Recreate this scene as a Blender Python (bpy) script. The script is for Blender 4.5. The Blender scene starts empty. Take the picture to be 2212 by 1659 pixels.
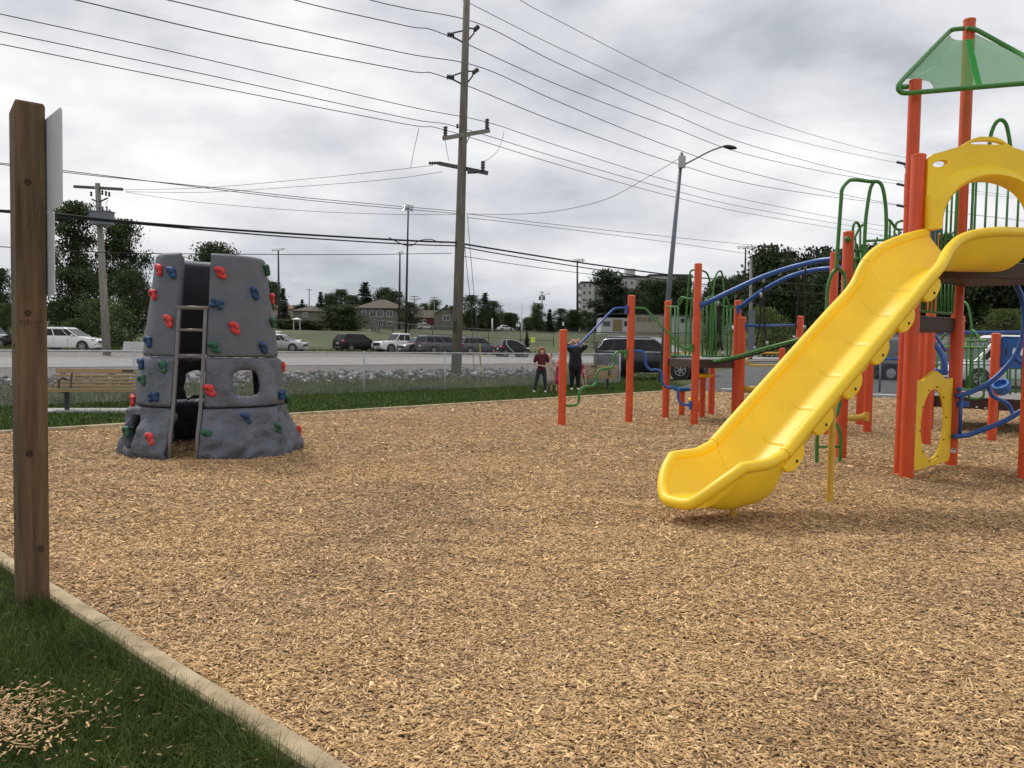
import bpy, bmesh, math, random
import numpy as np
from mathutils import Vector, Matrix, noise
R=math.radians
sc=bpy.context.scene; C=sc.collection
random.seed(7); rng=np.random.default_rng(7)
# ------------------------------------------------------------ camera
FPX=1790.0; PITCH=R(2.69); ROLL=R(.96); EYE=1.5
fw=np.array([0,math.cos(PITCH),-math.sin(PITCH)]); r0=np.array([1.,0,0]); u0=np.array([0,math.sin(PITCH),math.cos(PITCH)])
RT=r0*math.cos(ROLL)+u0*math.sin(ROLL); UP=u0*math.cos(ROLL)-r0*math.sin(ROLL); EY=np.array([0,0,EYE])
cam=bpy.data.cameras.new('camera'); co=bpy.data.objects.new('camera',cam); C.objects.link(co)
cam.sensor_width=36; cam.lens=FPX/2212*36; cam.clip_start=.1; cam.clip_end=3000
m=Matrix.Identity(4)
for i in range(3):
    m[i][0]=RT[i]; m[i][1]=UP[i]; m[i][2]=-fw[i]
m[2][3]=EYE; co.matrix_world=m; sc.camera=co
# ------------------------------------------------------------ world, sun, exposure
SUN_EL=52; SUN_AZ=-38          # azimuth from +Y towards +X
w=bpy.data.worlds.new('World'); sc.world=w; w.use_nodes=True
nt=w.node_tree; N=nt.nodes; Lk=nt.links; N.clear()
def nd(t,**k):
    n=N.new(t)
    for a,b in k.items(): setattr(n,a,b)
    return n
tc=nd('ShaderNodeTexCoord'); sep=nd('ShaderNodeSeparateXYZ'); Lk.new(tc.outputs['Generated'],sep.inputs[0])
def mth(op,a,b=None,c=None):
    n=N.new('ShaderNodeMath'); n.operation=op
    for i,v in enumerate((a,b,c)):
        if v is None: continue
        if isinstance(v,(int,float)): n.inputs[i].default_value=v
        else: Lk.new(v,n.inputs[i])
    return n.outputs[0]
zz=mth('MAXIMUM',mth('ADD',sep.outputs[2],.30),.05)
cmb=nd('ShaderNodeCombineXYZ'); zp=mth('POWER',mth('MAXIMUM',sep.outputs[2],.0001),.8)
Lk.new(sep.outputs[0],cmb.inputs[0]); Lk.new(sep.outputs[1],cmb.inputs[1]); Lk.new(mth('MULTIPLY',zp,2.3),cmb.inputs[2])
def nz(scale,detail,rough,off,dist=0.):
    mp=nd('ShaderNodeMapping'); mp.inputs['Location'].default_value=off; Lk.new(cmb.outputs[0],mp.inputs[0])
    n=nd('ShaderNodeTexNoise'); n.inputs['Scale'].default_value=scale; n.inputs['Detail'].default_value=detail
    n.inputs['Roughness'].default_value=rough; n.inputs['Distortion'].default_value=dist
    Lk.new(mp.outputs[0],n.inputs[0]); return n.outputs[0]
def ramp(src,stops):
    r=nd('ShaderNodeValToRGB'); e=r.color_ramp.elements
    while len(e)<len(stops): e.new(.5)
    for x,(p,c) in zip(e,stops): x.position=p; x.color=(*c,1)
    Lk.new(src,r.inputs[0]); return r.outputs[0]
big=nz(1.8,4,.5,(3.1,1.2,0),.2); small=nz(3.9,9,.54,(7.7,.4,2),.15)
mixv=mth('ADD',mth('MULTIPLY',big,.5),mth('MULTIPLY',small,.5))
cloud=ramp(mixv,[(.37,(.44,.47,.52)),(.44,(.60,.62,.665)),(.49,(.71,.72,.75)),(.53,(.80,.805,.825)),(.59,(.93,.93,.935))])
sky=nd('ShaderNodeTexSky'); sky.sky_type='NISHITA'; sky.sun_disc=False; sky.sun_elevation=R(SUN_EL); sky.sun_rotation=R(SUN_AZ)
sk=nd('ShaderNodeVectorMath',operation='SCALE'); sk.inputs['Scale'].default_value=.1; Lk.new(sky.outputs[0],sk.inputs[0])
gap=ramp(nz(2.4,6,.5,(1.7,9.3,1)),[(.62,(0,0,0)),(.72,(.6,.6,.6))])
mx=nd('ShaderNodeMixRGB'); Lk.new(gap,mx.inputs[0]); Lk.new(cloud,mx.inputs[1]); Lk.new(sk.outputs[0],mx.inputs[2])
bg=nd('ShaderNodeBackground'); Lk.new(mx.outputs[0],bg.inputs[0]); bg.inputs[1].default_value=1.0
out=nd('ShaderNodeOutputWorld'); Lk.new(bg.outputs[0],out.inputs[0])
sun=bpy.data.lights.new('sun','SUN'); sun.energy=2.0; sun.angle=R(10); sun.color=(1,.95,.87)
so=bpy.data.objects.new('sun',sun); C.objects.link(so)
sd=Vector((math.sin(R(SUN_AZ))*math.cos(R(SUN_EL)),math.cos(R(SUN_AZ))*math.cos(R(SUN_EL)),math.sin(R(SUN_EL))))
so.rotation_euler=sd.to_track_quat('Z','Y').to_euler()
vs=sc.view_settings; vs.view_transform='Standard'; vs.look='None'; vs.exposure=0.12; vs.gamma=1
# ------------------------------------------------------------ helpers
def ray(x,y): return fw+RT*(x-1106)/FPX+UP*(829.5-y)/FPX
def P(x,y,Y): d=ray(x,y); return Vector(EY+d*Y/d[1])
def G(x,y,z=0.): d=ray(x,y); return Vector(EY+d*(z-EYE)/d[2])
def hz(x): return 745.4+(x-1106)*.01676
class MB:
    def __init__(s): s.v=[]; s.f=[]
    def add(s,vs,fs):
        o=len(s.v); s.v+=[tuple(v) for v in vs]; s.f+=[tuple(i+o for i in f) for f in fs]; return s
    def box(s,c,d,rot=None):
        c=Vector(c); h=Vector(d)/2; vs=[]
        for x in(-1,1):
            for y in(-1,1):
                for z in(-1,1):
                    q=Vector((x*h.x,y*h.y,z*h.z)); 
                    if rot is not None: q=rot@q
                    vs.append(c+q)
        return s.add(vs,[(0,1,3,2),(4,6,7,5),(0,4,5,1),(2,3,7,6),(0,2,6,4),(1,5,7,3)])
    def bar(s,p,q,wd,dp,up=(0,0,1)):
        p=Vector(p);q=Vector(q);d=(q-p); z=d.normalized(); x=Vector(up).cross(z)
        if x.length<1e-4: x=Vector((1,0,0)).cross(z)
        x.normalize(); y=z.cross(x); M=Matrix((x,y,z)).transposed()
        return s.box((p+q)/2,(wd,dp,d.length),M)
    def tube(s,pts,r,n=8,cap=True,closed=False):
        pts=[Vector(p) for p in pts]; k=len(pts)
        rr=r if isinstance(r,(list,tuple)) else [r]*k
        T=[]
        for i in range(k):
            a=pts[i-1] if i>0 else (pts[-1] if closed else pts[0]); b=pts[i+1] if i<k-1 else (pts[0] if closed else pts[-1])
            T.append((b-a).normalized())
        u=Vector((0,0,1)).cross(T[0])
        if u.length<.05: u=Vector((1,0,0)).cross(T[0])
        u.normalize(); vs=[]
        for i in range(k):
            u=(u-T[i]*u.dot(T[i])).normalized(); v=T[i].cross(u)
            for j in range(n):
                a=2*math.pi*j/n; vs.append(pts[i]+(u*math.cos(a)+v*math.sin(a))*rr[i])
        fs=[(i*n+j,i*n+(j+1)%n,(i+1)*n+(j+1)%n,(i+1)*n+j) for i in range(k-1) for j in range(n)]
        if closed: fs+=[((k-1)*n+j,(k-1)*n+(j+1)%n,(j+1)%n,j) for j in range(n)]
        elif cap: fs+=[tuple(range(n))[::-1],tuple((k-1)*n+j for j in range(n))]
        return s.add(vs,fs)
    def ell(s,c,rad,n=12,m=8,rot=None):
        c=Vector(c); rad=(rad,)*3 if isinstance(rad,(int,float)) else rad; vs=[]
        for i in range(m+1):
            t=math.pi*i/m
            for j in range(n):
                a=2*math.pi*j/n; q=Vector((rad[0]*math.sin(t)*math.cos(a),rad[1]*math.sin(t)*math.sin(a),rad[2]*math.cos(t)))
                if rot is not None: q=rot@q
                vs.append(c+q)
        return s.add(vs,[(i*n+j,(i+1)*n+j,(i+1)*n+(j+1)%n,i*n+(j+1)%n) for i in range(m) for j in range(n)])
    def prism(s,poly,d):
        "poly: 3D points of a flat outline; d: thickness vector"
        k=len(poly); poly=[Vector(p) for p in poly]; d=Vector(d)
        return s.add(poly+[p+d for p in poly],[tuple(range(k))[::-1],tuple(range(k,2*k))]+[(i,(i+1)%k,k+(i+1)%k,k+i) for i in range(k)])
    def quad(s,a,b,c,d): return s.add([a,b,c,d],[(0,1,2,3)])
    def mesh(s,name,smooth=False,clean=False):
        me=bpy.data.meshes.new(name); me.from_pydata(s.v,[],s.f)
        if clean:
            bm=bmesh.new(); bm.from_mesh(me); bmesh.ops.remove_doubles(bm,verts=bm.verts,dist=1e-5); bmesh.ops.recalc_face_normals(bm,faces=bm.faces); bm.to_mesh(me); bm.free()
        if smooth: me.shade_smooth()
        me.update(); return me
    def build(s,name,mat,parent=None,smooth=False,bevel=0,clean=True,seg=2):
        o=link(name,s.mesh(name,smooth,clean),mat,parent)
        if bevel:
            b=o.modifiers.new('bevel','BEVEL'); b.width=bevel; b.segments=seg; b.limit_method='ANGLE'; b.angle_limit=R(35)
        return o
def link(name,me,mat=None,parent=None):
    o=bpy.data.objects.new(name,me); C.objects.link(o)
    if mat is not None and len(me.materials)==0: me.materials.append(mat)
    if parent is not None:
        o.parent=parent; o.matrix_parent_inverse=wm(parent).inverted()
    return o
def wm(o):
    M=Matrix.LocRotScale(o.location,o.rotation_euler,o.scale)
    return wm(o.parent)@o.matrix_parent_inverse@M if o.parent else M
def loc_child(o,parent):   # child given in the parent's own coordinates
    o.parent=parent; o.matrix_parent_inverse=Matrix.Identity(4); return o
def tag(o,label=None,cat=None,group=None,kind=None):
    if label: o['label']=label
    if cat: o['category']=cat
    if group: o['group']=group
    if kind: o['kind']=kind
    return o
def thing(name,label,cat,loc=(0,0,0),rz=0,group=None):
    o=bpy.data.objects.new(name,None); C.objects.link(o); o.empty_display_size=.2
    o.location=loc; o.rotation_euler=(0,0,rz); return tag(o,label,cat,group)
def copy_tree(o,parent=None):
    c=o.copy(); C.objects.link(c)
    if parent: c.parent=parent
    for ch in o.children: copy_tree(ch,c)
    return c
def spline(pts,n=6):
    P_=[Vector(p) for p in pts]; out=[]
    for i in range(len(P_)-1):
        a=P_[max(i-1,0)]; b=P_[i]; c=P_[i+1]; d=P_[min(i+2,len(P_)-1)]
        for k in range(n):
            t=k/n; out.append(.5*((2*b)+(c-a)*t+(2*a-5*b+4*c-d)*t*t+(3*b-a-3*c+d)*t**3))
    out.append(P_[-1]); return out
def sstep(a,b,x):
    t=min(max((x-a)/(b-a),0),1); return t*t*(3-2*t)
# ------------------------------------------------------------ materials
def mat(name,col,rough=.6,var=.12,scale=8.,bump=0.,bscale=40.,metal=0.,spec=.5,col2=None,speck=None,coat=0.,alpha=1.,trans=0.,vattr=None,stretch=None,detail=4.,sheen=0):
    m=bpy.data.materials.new(name); m.use_nodes=True; t=m.node_tree; n=t.nodes; l=t.links; b=n['Principled BSDF']
    b.inputs['Roughness'].default_value=rough; b.inputs['Metallic'].default_value=metal
    b.inputs['Specular IOR Level'].default_value=spec; b.inputs['Coat Weight'].default_value=coat
    tc=n.new('ShaderNodeTexCoord'); mp=n.new('ShaderNodeMapping'); l.new(tc.outputs['Object'],mp.inputs[0])
    if stretch: mp.inputs['Scale'].default_value=stretch
    ns=n.new('ShaderNodeTexNoise'); ns.inputs['Scale'].default_value=scale; ns.inputs['Detail'].default_value=detail; l.new(mp.outputs[0],ns.inputs[0])
    r=n.new('ShaderNodeValToRGB'); l.new(ns.outputs[0],r.inputs[0])
    c1=[c*(1-var) for c in col]; c2=col2 or [min(1,c*(1+var)) for c in col]
    r.color_ramp.elements[0].position=.35; r.color_ramp.elements[0].color=(*c1,1); r.color_ramp.elements[1].position=.65; r.color_ramp.elements[1].color=(*c2,1)
    last=r.outputs[0]
    if vattr:
        a=n.new('ShaderNodeAttribute'); a.attribute_name=vattr
        x=n.new('ShaderNodeMixRGB'); x.blend_type='MULTIPLY'; x.inputs[0].default_value=1; l.new(last,x.inputs[1]); l.new(a.outputs['Color'],x.inputs[2]); last=x.outputs[0]
    if speck:
        s2=n.new('ShaderNodeTexNoise'); s2.inputs['Scale'].default_value=speck[1]; s2.inputs['Detail'].default_value=2; l.new(tc.outputs['Object'],s2.inputs[0])
        r2=n.new('ShaderNodeValToRGB'); r2.color_ramp.elements[0].position=speck[2]; r2.color_ramp.elements[1].position=speck[2]+.04; l.new(s2.outputs[0],r2.inputs[0])
        x=n.new('ShaderNodeMixRGB'); l.new(r2.outputs[0],x.inputs[0]); l.new(last,x.inputs[1]); x.inputs[2].default_value=(*speck[0],1); last=x.outputs[0]
    l.new(last,b.inputs['Base Color'])
    rr_=n.new('ShaderNodeMapRange'); rr_.inputs[3].default_value=max(.05,rough-.10); rr_.inputs[4].default_value=min(1,rough+.12); l.new(ns.outputs[0],rr_.inputs[0]); l.new(rr_.outputs[0],b.inputs['Roughness'])
    if bump:
        bn=n.new('ShaderNodeTexNoise'); bn.inputs['Scale'].default_value=bscale; bn.inputs['Detail'].default_value=5; l.new(mp.outputs[0],bn.inputs[0])
        bp=n.new('ShaderNodeBump'); bp.inputs['Strength'].default_value=min(1,bump); bp.inputs['Distance'].default_value=.02*max(1,bump); l.new(bn.outputs[0],bp.inputs['Height']); l.new(bp.outputs[0],b.inputs['Normal'])
    if alpha<1: b.inputs['Alpha'].default_value=alpha
    if trans: b.inputs['Transmission Weight'].default_value=trans
    return m
OR=(.64,.078,.014)
M=dict(
 orange=mat('orange_paint',OR,.42,.08,5,speck=((.25,.04,.02),260,.66)),
 orange_top=mat('orange_cap',(.72,.12,.03),.4,.05),
 yellow=mat('yellow_plastic',(.94,.64,.028),.42,.05,2.2,bump=.06,bscale=180,spec=.4),
 yellow_metal=mat('yellow_paint',(.62,.40,.05),.45,.06),
 green=mat('green_paint',(.045,.205,.035),.35,.1),
 blue=mat('blue_paint',(.02,.095,.36),.35,.1),
 bluep=mat('blue_plastic',(.02,.12,.40),.4,.1),
 brown=mat('brown_vinyl',(.05,.028,.022),.5,.15),
 deckgrey=mat('deck_coating',(.22,.20,.19),.6,.15,40),
 rope=mat('black_rope',(.012,.012,.013),.8,.2),
 steel=mat('galvanised_steel',(.38,.40,.42),.45,.15,12,metal=.6),
 dsteel=mat('dark_steel',(.03,.032,.034),.5,.2),
 ladder=mat('grey_tube_paint',(.17,.16,.16),.45,.1,20),
 rock1=mat('smooth_moulded_rock',(.112,.126,.152),.6,.10,4,bump=.7,bscale=70,speck=((.20,.21,.235),420,.6)),
 rock2=mat('craggy_moulded_rock',(.104,.118,.146),.6,.30,3,bump=1.0,bscale=26,speck=((.20,.21,.235),420,.6)),
 hred=mat('red_hold',(.68,.045,.05),.45,.12,20,bump=.4,bscale=160), hblue=mat('blue_hold',(.014,.06,.17),.5,.12,20,bump=.4,bscale=160), hgreen=mat('green_hold',(.016,.115,.06),.5,.12,20,bump=.4,bscale=160),
 hole=mat('bolt_hole',(.008,.008,.01),.6,.1),
 timber=mat('treated_timber',(.125,.075,.038),.8,.25,3,bump=.6,bscale=25,col2=(.21,.13,.068),stretch=(7,7,.6),speck=((.06,.03,.015),3.2,.74)),
 edging=mat('edging_timber',(.36,.27,.155),.8,.15,3,bump=.5,bscale=50,col2=(.54,.42,.265),stretch=(2,2,2),detail=9,speck=((.2,.13,.07),14,.68)),
 plank=mat('bench_plank',(.34,.225,.105),.6,.15,5,bump=.1,stretch=(1,8,8)),
 signw=mat('white_sign_back',(.62,.63,.66),.5,.04,30,bump=.1,bscale=200),
 asphalt=mat('asphalt',(.30,.295,.29),.9,.10,1.2,bump=.5,bscale=60,detail=8),
 drive=mat('driveway_asphalt',(.085,.085,.088),.85,.12,1.5,bump=.5,bscale=60),
 gravel=mat('gravel_lot',(.22,.195,.175),.95,.25,2,bump=1,bscale=15,detail=8),
 shoulder=mat('gravel_shoulder',(.12,.105,.095),.95,.4,9,bump=1,bscale=20,detail=8,col2=(.24,.21,.19)),
 concrete=mat('concrete',(.45,.45,.43),.85,.12,4,bump=.3),
 rockm=mat('broken_stone',(.21,.21,.21),.85,.5,2.5,bump=.5,bscale=8,vattr='Col'),
 grass=mat('grass_ground',(.042,.060,.013),.95,.3,.12,bump=1,bscale=3,col2=(.078,.100,.026),detail=14),
 blade=mat('grass_blades',(.082,.118,.027),.75,.15,3,vattr='Col',spec=.2),
 chipbed=mat('wood_chip_bed',(.20,.125,.06),.9,.5,26,bump=1,bscale=70,col2=(.50,.34,.18),detail=8),
 chip=mat('wood_chips',(.79,.522,.275),.75,.14,30,vattr='Col'),
 bark=mat('bark',(.075,.06,.048),.9,.3,6,bump=.5),
 pole=mat('weathered_pole',(.17,.155,.125),.85,.2,2,bump=.3,bscale=20,stretch=(5,5,.5)),
 pole2=mat('grey_pole_wood',(.24,.225,.20),.85,.2,2,bump=.3,bscale=20,stretch=(5,5,.5)),
 galv=mat('galvanised_pole',(.15,.165,.19),.5,.12,4,metal=.4),
 crossarm=mat('crossarm_timber',(.09,.09,.09),.8,.2),
 insul=mat('insulator',(.05,.05,.055),.4,.2),
 wire=mat('wire',(.07,.07,.075),.6,.1),
 cable=mat('black_cable',(.012,.012,.014),.6,.1),
 tyre=mat('tyre_rubber',(.015,.015,.016),.8,.2),
 rim=mat('alloy_rim',(.42,.42,.44),.3,.1,metal=.7),
 glass=mat('dark_glass',(.006,.007,.009),.1,.1,spec=.35),
 glassl=mat('window_glass',(.05,.06,.07),.1,.1,spec=.8),
 trimw=mat('white_trim',(.7,.7,.68),.5,.05), trimd=mat('dark_trim',(.02,.02,.022),.5,.1), chrome=mat('chrome',(.6,.6,.62),.2,.05,metal=.9),
 red=mat('tail_lamp',(.45,.012,.012),.25,.1), lamp=mat('head_lamp',(.6,.62,.64),.15,.1),
 plate=mat('number_plate',(.6,.6,.62),.5,.05),
 black=mat('black_car_paint',(.005,.006,.008),.3,.05,coat=.15,spec=.35), navy=mat('midnight_car_paint',(.009,.010,.017),.22,.05,coat=.35,spec=.4),
 white=mat('white_car_paint',(.72,.72,.72),.25,.03,coat=.6), silver=mat('silver_car_paint',(.33,.34,.34),.3,.04,metal=.4,coat=.5),
 grey=mat('grey_car_paint',(.085,.09,.10),.28,.04,metal=.4,coat=.5), greyl=mat('light_grey_car_paint',(.13,.14,.15),.28,.04,metal=.4,coat=.5),
 roofb=mat('brown_shingle',(.10,.082,.066),.9,.15,3,bump=.5), roofr=mat('tan_shingle',(.22,.13,.08),.9,.15,3,bump=.5),
 wallg=mat('grey_stucco',(.17,.16,.14),.9,.06,1), wallb=mat('beige_siding',(.36,.32,.26),.9,.06,1), wallw=mat('white_panel_wall',(.48,.49,.49),.8,.06,1), wallr=mat('red_brick',(.16,.05,.04),.9,.1,4),
 apt=mat('pale_render',(.46,.44,.41),.9,.06,.3), apt2=mat('grey_render',(.24,.235,.23),.9,.06,.3), dark=mat('dark_void',(.02,.02,.02),.9,.1), wood=mat('plywood',(.26,.18,.10),.8,.1),
 hi=mat('sign_yellow_green',(.62,.85,.03),.5,.05), blacktxt=mat('sign_black',(.02,.02,.02),.6,.05),
 skin=mat('skin',(.62,.36,.26),.5,.08,20), hair1=mat('auburn_hair',(.23,.11,.05),.6,.25,60), hair2=mat('dark_brown_hair',(.035,.02,.014),.6,.25,60), hair3=mat('fair_brown_hair',(.16,.08,.045),.6,.25,60),
 maroon=mat('maroon_cloth',(.085,.008,.016),.85,.15,20), blackc=mat('black_cloth',(.007,.008,.012),.85,.15,15), denim=mat('dark_denim',(.02,.028,.042),.85,.15,30), pink=mat('pink_cloth',(.42,.025,.11),.8,.15,20), cream=mat('cream_print_cloth',(.52,.48,.38),.85,.1,25,speck=((.12,.08,.08),45,.64)), pinkl=mat('pale_pink_cloth',(.6,.22,.26),.8,.15,20),
 shoe=mat('pale_shoe',(.55,.52,.46),.7,.1,20), lip=mat('lips',(.4,.12,.1),.5,.1), eye=mat('dark_eye',(.02,.015,.01),.3,.1),
)
def leafmat(name,a,b):
    m=mat(name,a,.6,.3,3.5,col2=b,vattr='Col',spec=.3); n=m.node_tree.nodes; l=m.node_tree.links
    bs=n['Principled BSDF']; o=n['Material Output']; tr=n.new('ShaderNodeBsdfTranslucent'); mx=n.new('ShaderNodeMixShader'); mx.inputs[0].default_value=.25
    src=bs.inputs['Base Color'].links[0].from_socket; l.new(src,tr.inputs[0]); l.new(bs.outputs[0],mx.inputs[1]); l.new(tr.outputs[0],mx.inputs[2]); l.new(mx.outputs[0],o.inputs[0]); return m
M['leaf']=leafmat('broad_leaves',(.045,.075,.022),(.085,.125,.036)); M['leafd']=leafmat('dark_leaves',(.033,.054,.02),(.062,.09,.031)); M['needle']=leafmat('needles',(.022,.040,.019),(.042,.064,.028)); M['leafl']=leafmat('pale_leaves',(.08,.115,.032),(.14,.18,.05))
def mesh_shade():
    m=bpy.data.materials.new('shade_mesh'); m.use_nodes=True; n=m.node_tree.nodes; l=m.node_tree.links; o=n['Material Output']; b=n['Principled BSDF']
    b.inputs['Base Color'].default_value=(.09,.48,.18,1); b.inputs['Roughness'].default_value=.7
    tr=n.new('ShaderNodeBsdfTranslucent'); tr.inputs[0].default_value=(.25,.85,.40,1); tp=n.new('ShaderNodeBsdfTransparent')
    a=n.new('ShaderNodeMixShader'); a.inputs[0].default_value=.85; l.new(b.outputs[0],a.inputs[1]); l.new(tr.outputs[0],a.inputs[2])
    vo=n.new('ShaderNodeTexVoronoi'); vo.inputs['Scale'].default_value=70; vo.inputs['Randomness'].default_value=.2; tc=n.new('ShaderNodeTexCoord'); l.new(tc.outputs['Object'],vo.inputs[0])
    r=n.new('ShaderNodeMapRange'); r.inputs[1].default_value=.2; r.inputs[2].default_value=.8; r.inputs[3].default_value=.70; r.inputs[4].default_value=.82; l.new(vo.outputs['Distance'],r.inputs[0])
    x=n.new('ShaderNodeMixShader'); l.new(r.outputs[0],x.inputs[0]); l.new(tp.outputs[0],x.inputs[1]); l.new(a.outputs[0],x.inputs[2]); l.new(x.outputs[0],o.inputs[0]); return m
M['shade']=mesh_shade()
# ------------------------------------------------------------ terrain
TD=Vector((.672,.740)); ND=Vector((-.740,.672)); F0=Vector((-9.,19.7))     # fence line direction, its outward normal
def sv(x,y): return (x-F0.x)*ND.x+(y-F0.y)*ND.y
def kv(x,y): return (x-F0.x)*TD.x+(y-F0.y)*TD.y
def sk_(s,k): return F0.x+ND.x*s+TD.x*k, F0.y+ND.y*s+TD.y*k
PS=[(-1e3,0),(.6,0),(3,-.12),(6.5,-.14),(8,-.05),(11.5,.13),(14.5,.32),(20,.40),(26,.42),(50,.55),(70,.6),(1e4,.6)]
def prof(s):
    for (a,b),(c,d) in zip(PS,PS[1:]):
        if s<=c:
            t=(s-a)/(c-a); return b+(d-b)*t
    return .6
def hgt(x,y):
    k=sstep(4.6,7.5,x-(y-30)*.22) if y>24 else 1.
    a=prof(sv(x,y)); r=sstep(30,42,y)*.32+sstep(42,90,y)*.3
    z=a*(1-k)+max(r,a*0)*k if y>0 else 0.
    az=x/max(y,1)
    rr=math.hypot(x,y) if y>0 else 0
    z+=sstep(98,150,rr)*(2.9 if az<.36 else 2.9+2*sstep(.36,.5,az))+sstep(150,260,rr)*2.3
    z+=sstep(.20,.42,az)*sstep(130,330,rr)*15*(.8+.35*sstep(.3,.5,az)) if y>0 else 0
    return z
def ground():
    na=300; rs=[.5]; 
    while rs[-1]<1500: rs.append(rs[-1]*1.045+.12)
    vs=[(0,0,-.03)]; 
    for r in rs:
        for j in range(na):
            a=2*math.pi*j/na; x=r*math.sin(a); y=r*math.cos(a); vs.append((x,y,hgt(x,y)-.03))
    fs=[(0,1+(j+1)%na,1+j) for j in range(na)]
    for i in range(len(rs)-1):
        b=1+i*na; c=b+na
        fs+=[(b+j,b+(j+1)%na,c+(j+1)%na,c+j) for j in range(na)]
    me=bpy.data.meshes.new('ground'); me.from_pydata(vs,[],fs); me.shade_smooth(); bm=bmesh.new(); bm.from_mesh(me); bmesh.ops.recalc_face_normals(bm,faces=bm.faces)
    bm.to_mesh(me); bm.free()
    return tag(link('ground',me,M['grass']),'grassy ground running from the lawn to the far hill','ground',kind='structure')
ground()
def strip(name,s0,s1,k0,k1,mt,lift,label,jag=0,ns=12,nk=220):
    vs=[]
    for i in range(ns+1):
        for j in range(nk+1):
            k=k0+(k1-k0)*j/nk; s=s0+(s1-s0)*i/ns
            if jag and i in(0,ns): s+=jag*(noise.noise(Vector((k*.35,s0,0)))+.5*noise.noise(Vector((k*1.7,s1,3))))
            x,y=sk_(s,k); vs.append((x,y,hgt(x,y)+lift))
    n=nk+1
    fs=[(i*n+j,i*n+j+1,(i+1)*n+j+1,(i+1)*n+j) for i in range(ns) for j in range(nk)]
    return tag(link(name,MB().add(vs,fs).mesh(name,True,True),mt),label,name.replace('_',' '),kind='structure')
strip('gravel_shoulder',10.8,15.3,-90,260,M['shoulder'],.015,'dark crushed gravel shoulder between the riprap ditch and the road',.5)
strip('road',14.6,27,-120,330,M['asphalt'],.035,'pale grey asphalt road beyond the ditch')
strip('parking_lot',26.7,47,-80,64,M['gravel'],.022,'gravel parking lot beyond the road',1.0)
def flat_grid(name,quad,n,mt,lift,label,hf=hgt,cat=None):
    a,b,c,d=[Vector(q) for q in quad]; vs=[]
    for i in range(n+1):
        for j in range(n+1):
            u=i/n; v=j/n; p=(a*(1-u)+b*u)*(1-v)+(d*(1-u)+c*u)*v; vs.append((p.x,p.y,hf(p.x,p.y)+lift))
    m_=n+1; fs=[(i*m_+j,(i+1)*m_+j,(i+1)*m_+j+1,i*m_+j+1) for i in range(n) for j in range(n)]
    return tag(link(name,MB().add(vs,fs).mesh(name,True,True),mt),label,cat or name.replace('_',' '),kind='structure')
flat_grid('driveway',[(5.6,29.3),(30,18.3),(60,84),(20,66)],60,M['drive'],.03,'dark asphalt driveway climbing from the play area to the road')
# ------------------------------------------------------------ wood chip bed
_a=G(709,1648);_b=G(113,1271); _t=(_b-_a)/(_b.y-_a.y)
def _nl(y): return _a.x+_t.x*(y-_a.y)
_yk=(13.1+1.1546*(_nl(0)+7.3))/(1-1.1546*_t.x)
BED=[(_nl(_yk),_yk),(6.,28.6),(10.8,26.9),(24,21),(_nl(-20),-20)]
def inbed(x,y,mgn=0):
    for (ax,ay),(bx,by) in zip(BED,BED[1:]+BED[:1]):
        dx,dy=bx-ax,by-ay; L=math.hypot(dx,dy)
        if (dx*(y-ay)-dy*(x-ax))/L>-mgn: return False
    return True
def bedz(x,y):
    return .02+.028*noise.noise(Vector((x*.9,y*.9,1)))+.016*noise.noise(Vector((x*2.7,y*2.7,5)))+.008*noise.noise(Vector((x*7,y*7,9)))
def bed():
    bm=bmesh.new(); nx,ny=150,220; x0,x1,y0,y1=-10,25,-21,30; vs=[]
    g=[[bm.verts.new((x0+(x1-x0)*i/nx,y0+(y1-y0)*j/ny,0)) for j in range(ny+1)] for i in range(nx+1)]
    for i in range(nx):
        for j in range(ny): bm.faces.new((g[i][j],g[i+1][j],g[i+1][j+1],g[i][j+1]))
    for (ax,ay),(bx,by) in zip(BED,BED[1:]+BED[:1]):
        nrm=Vector((-(by-ay),bx-ax,0)).normalized()
        bmesh.ops.bisect_plane(bm,geom=bm.verts[:]+bm.edges[:]+bm.faces[:],plane_co=(ax,ay,0),plane_no=nrm,clear_outer=True)
    for v in bm.verts: v.co.z=bedz(v.co.x,v.co.y)
    me=bpy.data.meshes.new('wood_chip_bed'); bm.to_mesh(me); bm.free(); me.shade_smooth()
    tag(link('wood_chip_bed',me,M['chipbed']),'play area surface of tan wood chips','ground',kind='structure')
bed()
def col_attr(me,cols):
    a=me.color_attributes.new('Col','FLOAT_COLOR','POINT'); a.data.foreach_set('color',np.asarray(cols,dtype=np.float32).ravel())
def np_mesh(name,V,Q,cols=None):
    me=bpy.data.meshes.new(name); nv=len(V); nf=len(Q); k=Q.shape[1]
    me.vertices.add(nv); me.vertices.foreach_set('co',V.astype(np.float32).ravel())
    me.loops.add(nf*k); me.loops.foreach_set('vertex_index',Q.astype(np.int32).ravel())
    me.polygons.add(nf); me.polygons.foreach_set('loop_start',np.arange(0,nf*k,k,dtype=np.int32))
    try: me.polygons.foreach_set('loop_total',np.full(nf,k,dtype=np.int32))
    except Exception: pass
    me.update(calc_edges=True)
    if cols is not None: col_attr(me,cols)
    return me
def vnoise(x,y,sc_,seed):
    return np.array([noise.noise(Vector((a*sc_,b*sc_,seed))) for a,b in zip(x,y)])
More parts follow.
